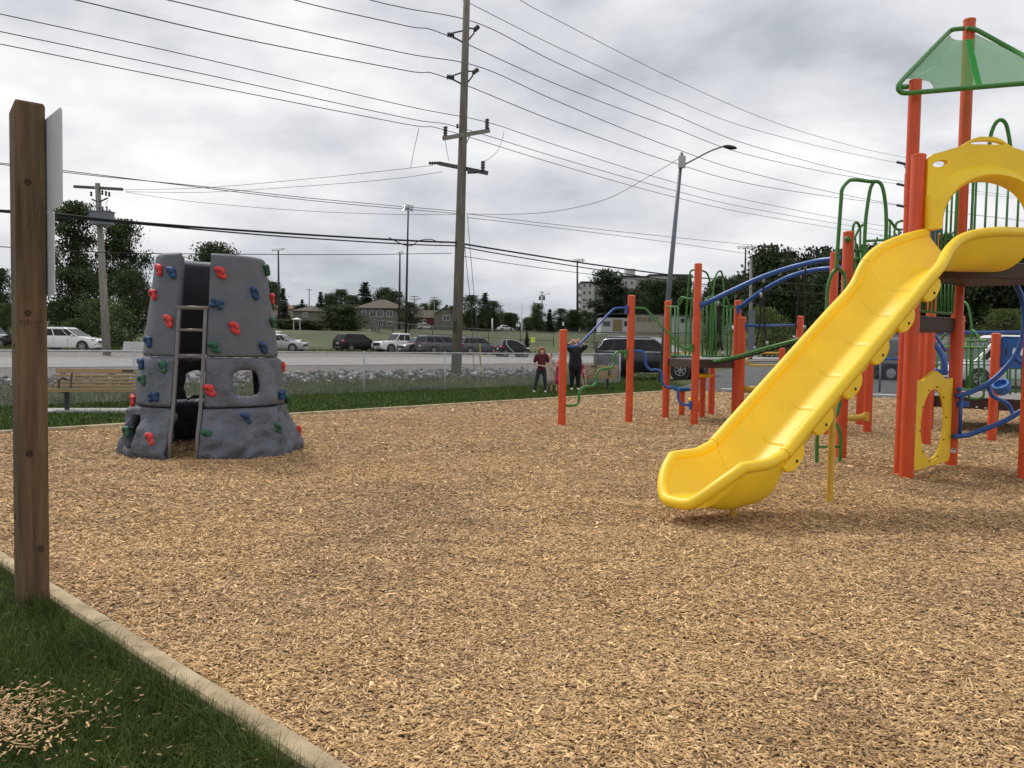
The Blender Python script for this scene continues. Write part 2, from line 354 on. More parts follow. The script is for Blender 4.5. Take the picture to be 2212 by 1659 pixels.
def chips():
    X=[];Y=[];S=[]
    def sector(ra,rb,dens,size,az=44):
        n=int(R(az)*(rb*rb-ra*ra)*dens); r=np.sqrt(rng.uniform(ra*ra,rb*rb,n)); a=rng.uniform(-R(az),R(az),n)
        x=r*np.sin(a); y=r*np.cos(a); ok=np.ones(n,bool)
        for (ax,ay),(bx,by) in zip(BED,BED[1:]+BED[:1]):
            dx,dy=bx-ax,by-ay; L=math.hypot(dx,dy); ok&=(dx*(y-ay)-dy*(x-ax))/L<.0
        X.append(x[ok]);Y.append(y[ok]);S.append(np.full(ok.sum(),size))
    sector(1.8,4.5,8200,1.0,58); sector(4.5,7,5000,1.1,54); sector(7,11,2200,1.3,52); sector(11,17,700,1.7,48); sector(17,30,180,2.4,40)
    # loose chips thrown over the near grass
    n=2600; gx=rng.normal(-2.12,.24,n); gy=rng.normal(3.06,.15,n); X.append(gx);Y.append(gy);S.append(np.full(n,.8))
    n=160; gx=rng.uniform(-3.5,-.6,n); gy=rng.uniform(2.6,4.4,n); X.append(gx);Y.append(gy);S.append(np.full(n,.9))
    x=np.concatenate(X);y=np.concatenate(Y);s=np.concatenate(S); n=len(x)
    # height field looked up on a grid, then interpolated
    g0=np.linspace(-14,26,401); h0=np.linspace(0,31,311)
    Hh=np.array([[bedz(a,b) for b in h0] for a in g0]); Cn=np.array([[noise.noise(Vector((a*.55,b*.8,20)))+.6*noise.noise(Vector((a*1.9,b*2.4,31))) for b in h0] for a in g0])
    Dn=np.array([[noise.noise(Vector((a*1.15,b*1.5,60)))+.35*noise.noise(Vector((a*5,b*6,71))) for b in h0] for a in g0])
    fi=np.clip((x+14)/.1,0,399.99); fj=np.clip(y/.1,0,309.99); i=fi.astype(int); j=fj.astype(int); u=fi-i; v=fj-j
    z=Hh[i,j]*(1-u)*(1-v)+Hh[i+1,j]*u*(1-v)+Hh[i,j+1]*(1-u)*v+Hh[i+1,j+1]*u*v; cn=Cn[i,j]
    ln=(rng.gamma(2.5,.0055,n)*.55+.0045)*s; wd=(rng.uniform(.0018,.0056,n))*s; th=rng.uniform(.0004,.0016,n)*s
    yaw=rng.uniform(0,2*np.pi,n); pt=rng.normal(0,.17,n); rl=rng.normal(0,.28,n); big=rng.random(n)<.04; ln[big]*=1.5; wd[big]*=1.7
    cx,sx=np.cos(yaw),np.sin(yaw); cp,sp=np.cos(pt),np.sin(pt); cr,sr=np.cos(rl),np.sin(rl)
    ax=np.stack([cx*cp,sx*cp,sp],1); t=np.stack([-sx,cx,np.zeros(n)],1); up=np.cross(ax,t); bx=t*cr[:,None]+up*sr[:,None]; cxv=np.cross(ax,bx)
    cen=np.stack([x,y,z+.004+ln*np.abs(sp)*.6+rng.uniform(0,.006,n)],1)
    tp=rng.uniform(.35,1.,n)[:,None]
    A=ax*ln[:,None]; B=bx*wd[:,None]; D=cxv*th[:,None]
    V=np.stack([cen-A-B*tp+D,cen+A-B+D,cen+A+B*tp+D,cen-A+B+D,cen-A-B*tp-D,cen+A-B-D,cen+A+B*tp-D,cen-A+B-D],1).reshape(-1,3)
    base=np.arange(n)[:,None]*8
    Q=np.concatenate([base+np.array([0,1,2,3]),base+np.array([4,5,1,0]),base+np.array([7,3,2,6]),base+np.array([4,0,3,7])])
    b=np.clip(rng.normal(.74,.15,n)-.16*np.clip(-cn*1.4,0,1),.25,1.3); lt=rng.random(n)<.17; b[lt]*=rng.uniform(1.25,1.6,lt.sum()); dk=rng.random(n)<.10; b[dk]*=.5; b*=1-.30*np.clip((Dn[i,j]-.45)*4,0,1)*rng.uniform(.4,1,n)
    sat=np.clip(.5+.5*cn+rng.normal(0,.25,n),0,1)
    col=np.stack([b,b*(.95+.05*(1-sat))*np.clip(.9+.12*b,0,1.05),b*(.80+.22*(1-sat))*np.clip(.78+.25*b,0,1.1),np.ones(n)],1)
    me=np_mesh('wood_chips',V,Q,np.repeat(col,8,axis=0))
    tag(link('wood_chips',me,M['chip']),'loose tan wood chips covering the play area','wood chips',kind='stuff')
chips()
# ------------------------------------------------------------ grass blades
def blades(name,x,y,z,h,wd,label,cols,lean=.35,cat='grass'):
    n=len(x); a=rng.uniform(0,2*np.pi,n); l=np.abs(rng.normal(0,lean,n))+.05; dx=np.cos(a);dy=np.sin(a); px=-dy;py=dx
    rw=rng.uniform(-.7,.7,n)+a*0
    V=[]
    for t,wf in ((0,1),(.45,.85),(.8,.5)):
        cx=x+dx*h*l*t*t;cy=y+dy*h*l*t*t;cz=z+h*t*(1-.25*l*t)
        for sgn in(-1,1): V.append(np.stack([cx+sgn*px*wd*wf/2,cy+sgn*py*wd*wf/2,cz],1))
    cx=x+dx*h*l;cy=y+dy*h*l;cz=z+h*(1-.25*l); V.append(np.stack([cx,cy,cz],1)); V.append(np.stack([cx+px*wd*.06,cy+py*wd*.06,cz],1))
    V=np.stack(V,1).reshape(-1,3); b=np.arange(n)[:,None]*8
    Q=np.concatenate([b+np.array([0,1,3,2]),b+np.array([2,3,5,4]),b+np.array([4,5,7,6])])
    me=np_mesh(name,V,Q,np.repeat(cols,8,axis=0)); me.shade_smooth()
    return tag(link(name,me,M['blade']),label,cat,kind='stuff')
def gcol(n,base=(1,1,1),var=.25,dry=.06):
    b=rng.normal(1,var,n).clip(.35,1.9)[:,None]*np.array(base); d=rng.random(n)<dry; b[d]=np.array([2.6,1.5,2.4])*rng.uniform(.6,1.1,d.sum())[:,None]
    return np.concatenate([b,np.ones((n,1))],1)
_a=G(709,1648);_b=G(113,1271); NA=Vector((_a.x,_a.y)); NDv=Vector((_b.x-_a.x,_b.y-_a.y)).normalized()       # near edging line
def near_side(x,y): return (x-NA.x)*NDv.y-(y-NA.y)*NDv.x        # >0 on the chips side
n=330000; x=rng.uniform(-4.6,.4,n); y=rng.uniform(2.0,6.6,n); k=near_side(x,y); d=np.hypot((x+2.12)/.40,(y-3.06)/.22)
ok=(k<-.12)&(rng.random(n)<np.clip(1.15-(y-3)*.12,.35,1))&((d>1)|(rng.random(n)<.42)); x=x[ok];y=y[ok];n=len(x)
cl=vnoise(x,y,1.6,3); hh=(.05+.045*rng.random(n))*(1+.55*cl); edge=near_side(x,y)>-.22; hh[edge]*=1.35
blades('near_grass',x,y,np.full(n,-.02),hh,np.full(n,.0030)*(.7+.6*rng.random(n)),'dark green lawn grass in the near left corner',gcol(n,(.80,.84,.66),.3,.03),.75)
# lawn between the far edging and the fence, and the lawn left of the bed
n=150000; kk=rng.uniform(-14,28,n); ss=rng.uniform(-6.6,.3,n); x=F0.x+ND.x*ss+TD.x*kk; y=F0.y+ND.y*ss+TD.y*kk
ex=((x+9.2)*TD.y-(y-11.06)*TD.x)   # >0 chips side of far edging
fe=(BED[1][0]-BED[0][0])*(y-BED[0][1])-(BED[1][1]-BED[0][1])*(x-BED[0][0])
ok=(fe>.9)&(y>9); x=x[ok];y=y[ok];n=len(x)
blades('lawn_grass',x,y,np.full(n,-.03),.05+.05*rng.random(n),np.full(n,.016),'mown lawn strip between the timber edging and the chain link fence',gcol(n,(.85,1.0,.8),.25,.04),.5)
n=90000; kk=rng.uniform(-22,34,n); ss=rng.uniform(.2,8.4,n); x=F0.x+ND.x*ss+TD.x*kk; y=F0.y+ND.y*ss+TD.y*kk; g=vnoise(x,y,.5,8); ok=(rng.random(n)<.65+g*1.2)&(x<5.5+(y-34)*.25); x=x[ok];y=y[ok];ss=ss[ok];n=len(x)
z=np.array([hgt(a,b) for a,b in zip(x,y)])-.04
blades('ditch_grass',x,y,z,(.10+.16*rng.random(n)),np.full(n,.022),'rough green weeds in the ditch behind the chain link fence',gcol(n,(1.05,1.0,1.0),.3,.10),.6)
n=26000; kk=rng.uniform(-40,70,n); ss=rng.uniform(46,52,n); x=F0.x+ND.x*ss+TD.x*kk; y=F0.y+ND.y*ss+TD.y*kk; z=np.array([hgt(a,b) for a,b in zip(x,y)])-.04
blades('verge_weeds',x,y,z,(.12+.38*rng.random(n)**2),np.full(n,.05),'rough weeds along the far edge of the parking lot',gcol(n,(1.3,1.25,1.0),.3,.2),.6)
# ------------------------------------------------------------ riprap
def riprap():
    n=5200; V=[];Q=[];Cc=[]
    for q in range(n):
        s=random.gauss(9.2,1.15); k=random.uniform(-24,40); x,y=sk_(s,k)
        if x>6+(y-34)*.25: continue
        z=hgt(x,y); r=.04+.09*random.random()**1.7; b=len(V)
        c=random.choice([.3,.5,.8,1.1,1.6])*random.uniform(.8,1.2)
        bm=bmesh.new(); bmesh.ops.create_icosphere(bm,subdivisions=1,radius=1)
        sx,sy,sz=[r*random.uniform(.6,1.35) for _ in range(3)]; rot=Matrix.Rotation(random.uniform(0,6.3),3,'Z')@Matrix.Rotation(random.uniform(0,6.3),3,'X')
        for v in bm.verts:
            p=Vector((v.co.x*sx,v.co.y*sy,v.co.z*sz))*random.uniform(.6,1.3); p=rot@p; V.append((p.x+x,p.y+y,p.z+z+r*.35)); Cc.append((c,c,c*1.02,1))
        for f in bm.faces: Q.append([b+v.index for v in f.verts])
        bm.free()
    me=np_mesh('riprap',np.array(V),np.array(Q),np.array(Cc)); tag(link('riprap',me,M['rockm']),'band of broken grey riprap stone in the roadside ditch','stones',kind='stuff')
riprap()
# ------------------------------------------------------------ timber edging
def edging(name,a,b,wd,label,n=40,prot=.05):
    a=Vector((*a,0)); b=Vector((*b,0)); t=(b-a).normalized(); nr=Vector((-t.y,t.x,0)); vs=[]
    sec=[(-.5,-.06),(-.5,prot*.6),(-.38,prot*.95),(0,prot*1.1),(.38,prot*.95),(.5,prot*.6),(.5,-.06)]
    for i in range(n+1):
        p=a.lerp(b,i/n); wob=.008*noise.noise(p*.9)
        for u,z in sec: vs.append(p+nr*(u*wd+wob)+Vector((0,0,z)))
    k=len(sec); fs=[(i*k+j,i*k+j+1,(i+1)*k+j+1,(i+1)*k+j) for i in range(n) for j in range(k-1)]+[tuple(range(k)),tuple(n*k+j for j in range(k))[::-1]]
    return tag(MB().add(vs,fs).build(name,M['edging'],smooth=False),label,'edging','timber edging around the play area')
e0=NA-NDv*5.0+Vector((NDv.y,-NDv.x))*-.05; L0=2.36
def segs(p0,t,lens,label,wd,prot):
    pos=0
    for i,l in enumerate(lens):
        a=p0+t*pos; b=p0+t*(pos+l-.012); edging('timber_edging',a,b,wd,label[i],20,prot); pos+=l
segs(e0,NDv,[4.0,2.95,9.5],['pale timber edging plank running off the bottom of the picture','pale timber edging plank from the near grass up to the tall sign post','pale timber edging plank running off left behind the tall sign post'],.105,.045)
fd=(Vector(BED[1])-Vector(BED[0])).normalized()
segs(Vector(BED[0])-fd*.1,fd,[6.1,5.6,5.6,6.1],['far timber edging in front of the left park bench','far timber edging just right of the climbing rock','far timber edging left of the orange posts','far timber edging behind the orange posts with the wavy rails'],.12,.07)
# ============================================================ PLAY STRUCTURE
PLY=thing('play_structure','large orange, yellow, green and blue play structure with a yellow slide on wood chips','play structure',(5.0,11.0,0))
def part(mb,name,mt,parent=PLY,smooth=True,**k): return mb.build(name,mt,parent,smooth,**k)
def flip_smooth(o,ang=40):
    o.data.shade_smooth(); 
    try: o.data.set_sharp_from_angle(angle=R(ang))
    except Exception: pass
    return o
def gpost(x,y,ztop,r=.073,lean=(0,0),parent=PLY,name='post',mt='orange'):
    mb=MB(); zs=[-.15,ztop-.035,ztop-.012,ztop]; rr=[r,r,r*.93,r*.55]
    mb.tube([(x+lean[0]*z,y+lean[1]*z,z) for z in zs],rr,20); o=mb.build(name,M[mt],parent); flip_smooth(o,35)
    c=MB(); c.tube([(x+lean[0]*ztop,y+lean[1]*ztop,ztop-.03),(x,y,ztop-.008),(x,y,ztop+.006)],[r*1.03,r*1.03,r*.6],20); flip_smooth(c.build('cap',M['orange_top'],o),35); return o
def ztop(y,yt,Y,x): return P(x,yt,Y).z
def post_px(x,yb,yt,**k):
    g=G(x,yb); return gpost(g.x,g.y,ztop(0,yt,g.y,x),**k),g
def T(pts,r,name,mt,parent=PLY,sm=6,n=10,closed=False):
    q=[P(*p) if len(p)==3 and p[2]>3.2 else Vector(p) for p in pts]
    mb=MB(); mb.tube(spline(q,sm) if sm else q,r,n,closed=closed); return mb.build(name,M[mt],parent,True)
def TW(px,Y0,Y1,r,name,mt,parent=PLY,sm=6,n=10):     # outline in the upright plane between two depths
    x0=px[0][0]; x1=px[-1][0]; xs=[p[0] for p in px]; a,b=min(xs),max(xs)
    f=lambda x:(Y0+(Y1-Y0)*((x-a)/(b-a) if b>a else 0))
    return T([(x,y,f(x)) for x,y in px],r,name,mt,parent,sm,n)
_,g1=post_px(1213,921,712); _,g2=post_px(1358,914,638); _,g3=post_px(1437,905,650); _,g4=post_px(1499,919,569)
def clampm(p,d,mt='green'):
    pass
# handrails and stepping waves between the three left posts
def plate(x,y,Y,mt,h=.16):
    c=P(x,y,Y); MB().box(c,(.05,.09,h)).build('bracket',M[mt],PLY,bevel=.006)
YA,YB,YC=g1.y,g2.y,g4.y
TW([(1221,748.4),(1241,748.4),(1251,744.2),(1271,724.4),(1296,698),(1320.4,672.3),(1333,665.5),(1358,665.3)],YA,YB,.021,'handrail','blue')
TW([(1217,875.6),(1241,875.6),(1249.7,868),(1251.5,850),(1258,838),(1270.8,834.7),(1281,833.5),(1287.5,825),(1288.5,810),(1296,798.5),(1310.5,796.5),(1322,793),(1327.9,783),(1327,770),(1335.3,760.5),(1357,760)],YA,YB,.026,'wave_rail','green',sm=5)
TW([(1360,665.6),(1387.4,665.6),(1398.5,671),(1427,702),(1456.8,734.3),(1474,750.4),(1485,753),(1502,753)],YB,YC,.021,'handrail','green')
TW([(1360,759),(1385,759),(1394,769),(1395.5,788),(1405,798.5),(1419.6,798.8),(1429.5,806),(1431,826),(1440.7,836.5),(1454.3,836),(1464,843.4),(1465.5,862),(1475,873.5),(1497,875)],YB,YC,.026,'wave_rail','blue',sm=5)
plate(1353,669,YB-.02,'blue'); plate(1352,765,YB-.02,'green'); plate(1491,875,YC-.02,'blue'); plate(1494,752,YC-.02,'green')
# far left deck (low) with barriers
Y6=17.0; g6=P(1582,925,Y6); gpost(P(1591,760,Y6).x,Y6,ztop(0,649,Y6,1591))
g6=P(1588,785,Y6); D3=Vector((g3.x,g3.y,0)); D4=Vector((g4.x,g4.y,0)); D6=Vector((g6.x,g6.y,0)); D7=Vector((g3.x+1.25,18.6,0))
def deck(poly,z,name='deck',thick=.16):
    ps=[Vector((p.x,p.y,z-thick)) for p in poly]; o=MB().prism(ps,(0,0,thick)).build(name,M['brown'],PLY,bevel=.012)
    t=[Vector((p.x,p.y,z+.004)) for p in poly]; MB().prism(t,(0,0,.012)).build('deck_top',M['deckgrey'],o); return o
zd=1.27; deck([D4,D6,D7,D3],zd); gpost(D7.x,D7.y,1.2)
def barrier(px_lines,bars,Y0,Y1,xa,xb,mt='green',r=.019,name='barrier'):
    "px_lines: polylines of pixels; bars: (x,ytop,ybot); one mesh standing in the upright plane through Y0..Y1"
    f=lambda x:Y0+(Y1-Y0)*(x-xa)/(xb-xa); mb=MB()
    for l in px_lines: mb.tube(spline([P(x,y,f(x)) for x,y in l],5),r,8)
    for x,a,b in bars: mb.tube([P(x,a,f(x)),P(x,b,f(x))],r*.9,8)
    return mb.build(name,M[mt],PLY,True)
barrier([[(1441,662.5),(1460,662.5),(1467,659),(1475,645),(1480,641)],[(1480.6,769),(1482,694.8),(1486,630),(1490,592),(1495,584),(1503,582.5)],[(1489,771),(1493,670),(1498,625),(1503,612)],[(1449,664),(1449,755),(1452,766),(1460,768),(1500,769)],[(1464,655),(1472,642),(1486,645),(1499,644)]],
        [(1449,663,762),(1458.5,663,768),(1465,662,768)],17.35,16.2,1437,1503)
barrier([[(1512,584),(1523,587),(1530,596),(1536,620),(1541,645),(1538,772)],[(1532.7,771),(1536,670),(1541,625),(1547,594),(1555,585.5),(1560,593),(1563.5,633),(1562.5,695),(1560,769)],[(1587,662.5),(1577,663),(1570,645),(1563,641),(1556,643)],[(1520,660),(1527,645),(1537,641),(1549,647),(1560,660),(1575,663)],[(1515,766),(1521,769),(1570,769),(1578,760),(1579,665)]],
        [(1517.5,662,766),(1527,650,768),(1546,645,769),(1571,660,768),(1578.5,664,762)],16.1,17.0,1503,1591)
barrier([[(1445,761.5),(1450,761.5),(1495,762)],[(1446,787.5),(1496,788)],[(1447,762),(1446.5,815)]],[],18.4,18.6,1440,1500,'yellow_metal',.018,'climber_loop')
plate(1514,660,16.02,'blue'); plate(1594,668,16.9,'blue')
# overhead arch rails with hanging ropes and sloping net walk
Yr=14.6
R1=[(1513,660,16.),(1545,645,15.95),(1594.7,621.6,15.8),(1644.3,599.3,15.6),(1693.9,582,15.4),(1731,572,15.2),(1768.3,563.4,15.),(1799.3,559.6,14.75),(1812,558,14.6)]
R2=[(1593,668,16.95),(1619.5,648,16.7),(1644,630.5,16.5),(1669,615.4,16.3),(1706,597.5,16.),(1743.5,586.5,15.8),(1773,581.5,15.5),(1799,579.5,15.3),(1815,578,15.2)]
T(R1,.047,'arch_rail','blue',n=12); T(R2,.047,'arch_rail','blue',n=12)
for a,b,m_ in (((1550.5,650,15.9),(1561,768,15.9),(1555,710,15.9)),((1644,632,16.4),(1630,757,16.3),(1641,704,16.4)),((1648.7,600,15.6),(1657.6,746,15.5),(1651.7,705,15.6)),((1728.6,592,15.9),(1716,734,15.7),(1722.4,670,15.8)),((1740,571,15.2),(1738.5,712,15.2),(1739,650,15.2))):
    o=T([a,m_,b],.017,'hanging_rope','rope'); q=MB(); q.tube([P(*a),P(a[0],a[1]+11,a[2])],.026,8); q.build('rope_end',M['steel'],o,True); q=MB(); q.tube([P(b[0],b[1]-9,b[2]),P(*b)],.026,8); q.build('rope_end',M['steel'],o,True)
n1=[(1540,781,15.9),(1594.7,769,15.8),(1656.7,751,15.6),(1701,739.5,15.4),(1731,731.5,15.2),(1790,712,14.7)]
n2=[(1546,783,16.6),(1594.7,772.5,16.4),(1656.7,756,16.2),(1701,744,16.),(1731,736,15.8),(1790,718,15.3)]
T(n1,.028,'walk_rail','green'); T(n2,.028,'walk_rail','green')
a=spline([P(*p) for p in n1],8); b=spline([P(*p) for p in n2],8); mb=MB()
for p,q in zip(a[::2],b[::2]): mb.tube([p,(p+q)/2-Vector((0,0,.05)),q],.012,6)
mb.tube([(p*2+q)/3-Vector((0,0,.04)) for p,q in zip(a,b)],.012,6); mb.tube([(p+q*2)/3-Vector((0,0,.04)) for p,q in zip(a,b)],.012,6); mb.build('net_tread',M['rope'],PLY,True)
# posts behind the slide
def post_d(x,yref,yt,Y,**k): p=P(x,yref,Y); return gpost(p.x,p.y,ztop(0,yt,Y,x),**k)
post_d(1602,760,685,16.6); post_d(1727,740,683,17.5); post_d(1688,800,752,18.5,r=.065)
TW([(1606,703.5),(1720,703)],16.6,17.5,.026,'cross_bar','blue',sm=0); plate(1609,704,16.58,'blue')
TW([(1605,840),(1660,841)],16.6,16.4,.06,'balance_beam','yellow_metal',sm=0)
barrier([[(1642,762.5),(1686,762.5)],[(1622,769),(1616.5,772),(1614.5,782),(1622,789),(1640,789.5),(1686,789.5)]],[],18.5,18.5,1600,1690,'yellow_metal',.022,'climber_loop')
_,g11=post_px(1816,990,500); _,g12=post_px(1789.5,941,545)
_,g13=post_px(1856,921,700); _,g13b=post_px(1873,935.6,690)
TW([(1820,903),(1850,902.5),(1868,899)],14.6,15.1,.055,'balance_beam','yellow_metal',sm=4); MB().box(P(1871,900,15.05),(.10,.06,.16)).build('bracket',M['yellow_metal'],PLY,bevel=.008)
_,g16=post_px(1986,950,690); _,g17=post_px(2006,931,700)
_,g18=post_px(2142,952,720); _,g19=post_px(2066,922,683)
post_d(2152,850,728,17.6,r=.065); post_d(2184,850,880,19.0,r=.06) if False else None
# ---- main tower
F_=Vector((4.66,9.70,0)); F2=Vector((4.72,9.98,0)); AP=Vector((5.79,10.84,0)); B_=Vector((6.05,9.70,0))
gpost(F_.x,F_.y,ztop(0,333,9.7,1976),r=.08); 
ft=ztop(0,172,9.98,1972); o=MB(); o.tube([(F2.x,F2.y,-.1),(F2.x,F2.y,3.25)],.073,20); flip_smooth(o.build('post',M['orange'],PLY))
o2=MB(); o2.tube([(F2.x,F2.y,3.24),(F2.x,F2.y,3.62)],.079,20); flip_smooth(o2.build('post_sleeve',M['orange'],PLY))
o3=MB(); o3.tube([(F2.x,F2.y,3.6),(F2.x,F2.y,ft-.01),(F2.x,F2.y,ft)],[.072,.072,.05],20); flip_smooth(o3.build('roof_post',M['orange'],PLY))
gpost(AP.x,AP.y,ztop(0,41,10.84,2092)); gpost(B_.x,B_.y,2.42)
o=MB(); o.box((AP.x-.02,AP.y-.078,.22),(.07,.006,.05)); lb=o.build('warning_sticker',M['plate'],PLY); MB().box((AP.x-.02,AP.y-.082,.235),(.05,.002,.01)).build('sticker_print',M['blacktxt'],lb)
o=MB(); o.box((B_.x-.02,B_.y-.078,.22),(.08,.006,.06)); lb=o.build('warning_sticker',M['plate'],PLY); MB().box((B_.x-.02,B_.y-.082,.235),(.055,.002,.012)).build('sticker_print',M['blacktxt'],lb)
deck([F_+Vector((-.02,-.05,0)),B_+Vector((.05,-.05,0)),Vector((6.6,10.4,0)),AP+Vector((.05,.0,0)),F2],2.53,thick=.17)
deck([F2,AP,Vector((5.5,11.9,0)),Vector((4.62,11.6,0))],1.93,thick=.17)
# lower wall panel with the oval hole
def oval_panel():
    a=Vector((F_.x+.07,F_.y+.05,0)); b=Vector((AP.x-.07,AP.y-.06,0)); t=(b-a).normalized(); Lw=(b-a).length; n=Vector((t.y,-t.x,0)); th=.035
    z0a,z0b=.09,.09; outl=[]; Wd=Lw
    def top(u): return 1.16+.02*math.cos(u*math.pi*2)+.13*math.exp(-((u-.5)/.2)**2)-.03*math.exp(-((u-.16)/.08)**2)-.03*math.exp(-((u-.84)/.08)**2)
    K=64; ho=[];oo=[]
    for i in range(K):
        an=2*math.pi*i/K; c,s_=math.cos(an),math.sin(an); hu=.5+.315*c; hzz=.61+.43*s_; ho.append((hu,hzz))
        # project to the outline
        dx,dz=c*.315*Wd,s_*.43
        best=1e9
        if dx>0: best=min(best,(.5*Wd)/dx)
        if dx<0: best=min(best,(-.5*Wd)/dx)
        if dz<0: best=min(best,(.09-.61)/dz)
        if dz>0:
            k=1.
            for _ in range(300):
                uu=min(max(.5+c*.315*k,0),1)
                if .61+dz*k>=top(uu): break
                k+=.005
            best=min(best,k)
        oo.append((.5+c*.315*best,.61+dz*best))
    mb=MB()
    rings=[[(u,z,0.) for u,z in oo],[(u,z,0.) for u,z in [( .5+(h[0]-.5)*1.13,.61+(h[1]-.61)*1.10) for h in ho]],[(.5+(h[0]-.5)*1.11,.61+(h[1]-.61)*1.085,-.006) for h in ho],[(h[0],h[1],-.006) for h in ho]]
    for sgn,off in((1,-th/2),(-1,th/2)):
        for r in rings:
            for u,z,d in r: mb.v.append(tuple(a+t*(u*Wd)+n*((-off)+(-d if sgn<0 else d)*1.0)+Vector((0,0,z))))
    nr=len(rings)
    for q in range(2):
        for r in range(nr-1):
            for i in range(K):
                j=(i+1)%K; b0=(q*nr+r)*K; mb.f.append((b0+i,b0+j,b0+K+j,b0+K+i))
    for r in(0,nr-1):
        for i in range(K):
            j=(i+1)%K; mb.f.append((r*K+i,r*K+j,(nr+r)*K+j,(nr+r)*K+i))
    o=mb.build('oval_panel',M['yellow'],PLY)
    bo=MB()
    for k in range(10):
        an=2*math.pi*(k+.2)/10; p=a+t*((.5+.345*math.cos(an))*Wd)+n*(th/2)+Vector((0,0,.61+.465*math.sin(an))); bo.ell(p,.011,8,6)
    bo.build('screw',M['dsteel'],o,True)
oval_panel()
# green barrier of the 1.9 m deck
def bars_between(a,b,z0,z1,n,r=.017,mt='green',name='barrier',frame=True,off=0):
    a=Vector(a);b=Vector(b); mb=MB(); t=(b-a); 
    for i in range(n):
        p=a+t*((i+.5)/n); mb.tube([(p.x,p.y,z0),(p.x,p.y,z1)],r*.85,8)
    if frame:
        c=t*.03; A=a+c;B=b-c
        mb.tube([(A.x,A.y,z1),(A.x,A.y,z0+.05),(A.x+c.x,A.y+c.y,z0),(B.x-c.x,B.y-c.y,z0),(B.x,B.y,z0+.05),(B.x,B.y,z1),(A.x,A.y,z1)],r,8)
    return mb.build(name,M[mt],PLY,True)
bars_between(F2+Vector((.1,.08,0)),AP-Vector((.09,.08,0)),2.0,2.42,11)
bars_between(Vector((4.62,11.6,0)),Vector((5.5,11.9,0)),2.0,2.9,9)
# upper railings seen through the arch
bars_between(F2+Vector((.12,.1,0)),AP-Vector((.1,.1,0)),2.6,3.74,9,frame=True)
bars_between(AP+Vector((.08,-.05,0)),Vector((6.6,10.4,0)),2.6,3.74,7,frame=True)
T([(2134,330,10.6),(2138,309,10.6),(2142,286,10.6),(2151,266,10.6),(2162,259,10.6),(2173,268,10.6),(2180,298,10.6),(2184,330,10.6)],.024,'grab_arch','green')
# entry arch over the slide
def entry_arch():
    a=Vector((F_.x+.07,F_.y-.04,0)); b=Vector((B_.x+.02,B_.y-.02,0)); t=(b-a).normalized(); W=(b-a).length; n=Vector((t.y,-t.x,0))
    K=40; inner=[];outer=[]
    for i in range(K+1):
        an=math.pi*(1-i/K); u=.5+.415*math.cos(an); z=2.90+.575*math.sin(an)**.8 if 0<i<K else 2.90
        inner.append((u,z))
    def otop(u): 
        v=abs(u-.5)
        return 3.975-.14*sstep(.06,.28,v)-(.082*(v-.28)/.22 if v>.28 else 0)
    for i in range(K+1):
        an=math.pi*(1-i/K); c,s_=math.cos(an),math.sin(an)
        k=1.
        while True:
            u=.5+.415*c*k; z=2.90+.575*s_*k
            if u<=0 or u>=1 or z>=otop(min(max(u,0),1)) or k>4: break
            k+=.01
        outer.append((min(max(u,0),1),z))
    rings=[(inner,1.0,-.20),(inner,1.06,-.245),(inner,1.13,-.22),(inner,1.30,-.07),(outer,1.0,-.045),(outer,1.0,.02),(inner,1.0,.04),(inner,1.0,-.20)]
    mb=MB()
    for ln,sc_,d in rings:
        for (u,z),(ui,zi) in zip(ln,outer):
            uu=.5+(u-.5)*sc_; zz_=2.90+(z-2.90)*sc_
            if ln is inner and sc_>1:
                uu=min(max(uu,0.002),.998); zz_=min(zz_,otop(uu)-.01)
            p=a+t*(uu*W)-n*(-d)*-1; p=a+t*(uu*W)+n*(-d); mb.v.append((p.x,p.y,zz_))
    k1=K+1
    for r in range(len(rings)-1):
        for i in range(K): mb.f.append((r*k1+i,r*k1+i+1,(r+1)*k1+i+1,(r+1)*k1+i))
    for i in(0,K): mb.f.append(tuple(r*k1+i for r in range(len(rings)-1)))
    o=mb.build('slide_hood',M['yellow'],PLY,True); flip_smooth(o,50)
    cu=MB(); pc=a+t*.135+Vector((0,0,3.66)); cu.tube([pc-n*.3,pc+n*.3],1.,20); 
    cu.v=[tuple(pc+n*((Vector(v)-pc).dot(n))+t*((Vector(v)-pc).dot(t)*.085)+Vector((0,0,(Vector(v)-pc).z*.038+(Vector(v)-pc).dot(t)*.018))) for v in cu.v]
    c2=MB(); pc=a+t*(W*.50)+Vector((0,0,3.912)); c2.tube([pc-n*.4,pc+n*.4],1.,24)
    cu.add([tuple(pc+n*((Vector(v)-pc).dot(n))+t*((Vector(v)-pc).dot(t)*.20)+Vector((0,0,(Vector(v)-pc).z*.024-.10*((Vector(v)-pc).dot(t)*.20)**2*4))) for v in c2.v],c2.f)
    cm=cu.mesh('cut',False,True); cob=bpy.data.objects.new('cut',cm); C.objects.link(cob); bo_=o.modifiers.new('b','BOOLEAN'); bo_.object=cob; bo_.solver='EXACT'; bo_.operation='DIFFERENCE'
    dg=bpy.context.evaluated_depsgraph_get(); dg.update(); me2=bpy.data.meshes.new_from_object(o.evaluated_get(dg)); o.modifiers.clear()
    if len(me2.polygons)>100: o.data=me2
    bpy.data.objects.remove(cob); flip_smooth(o,50)
entry_arch()
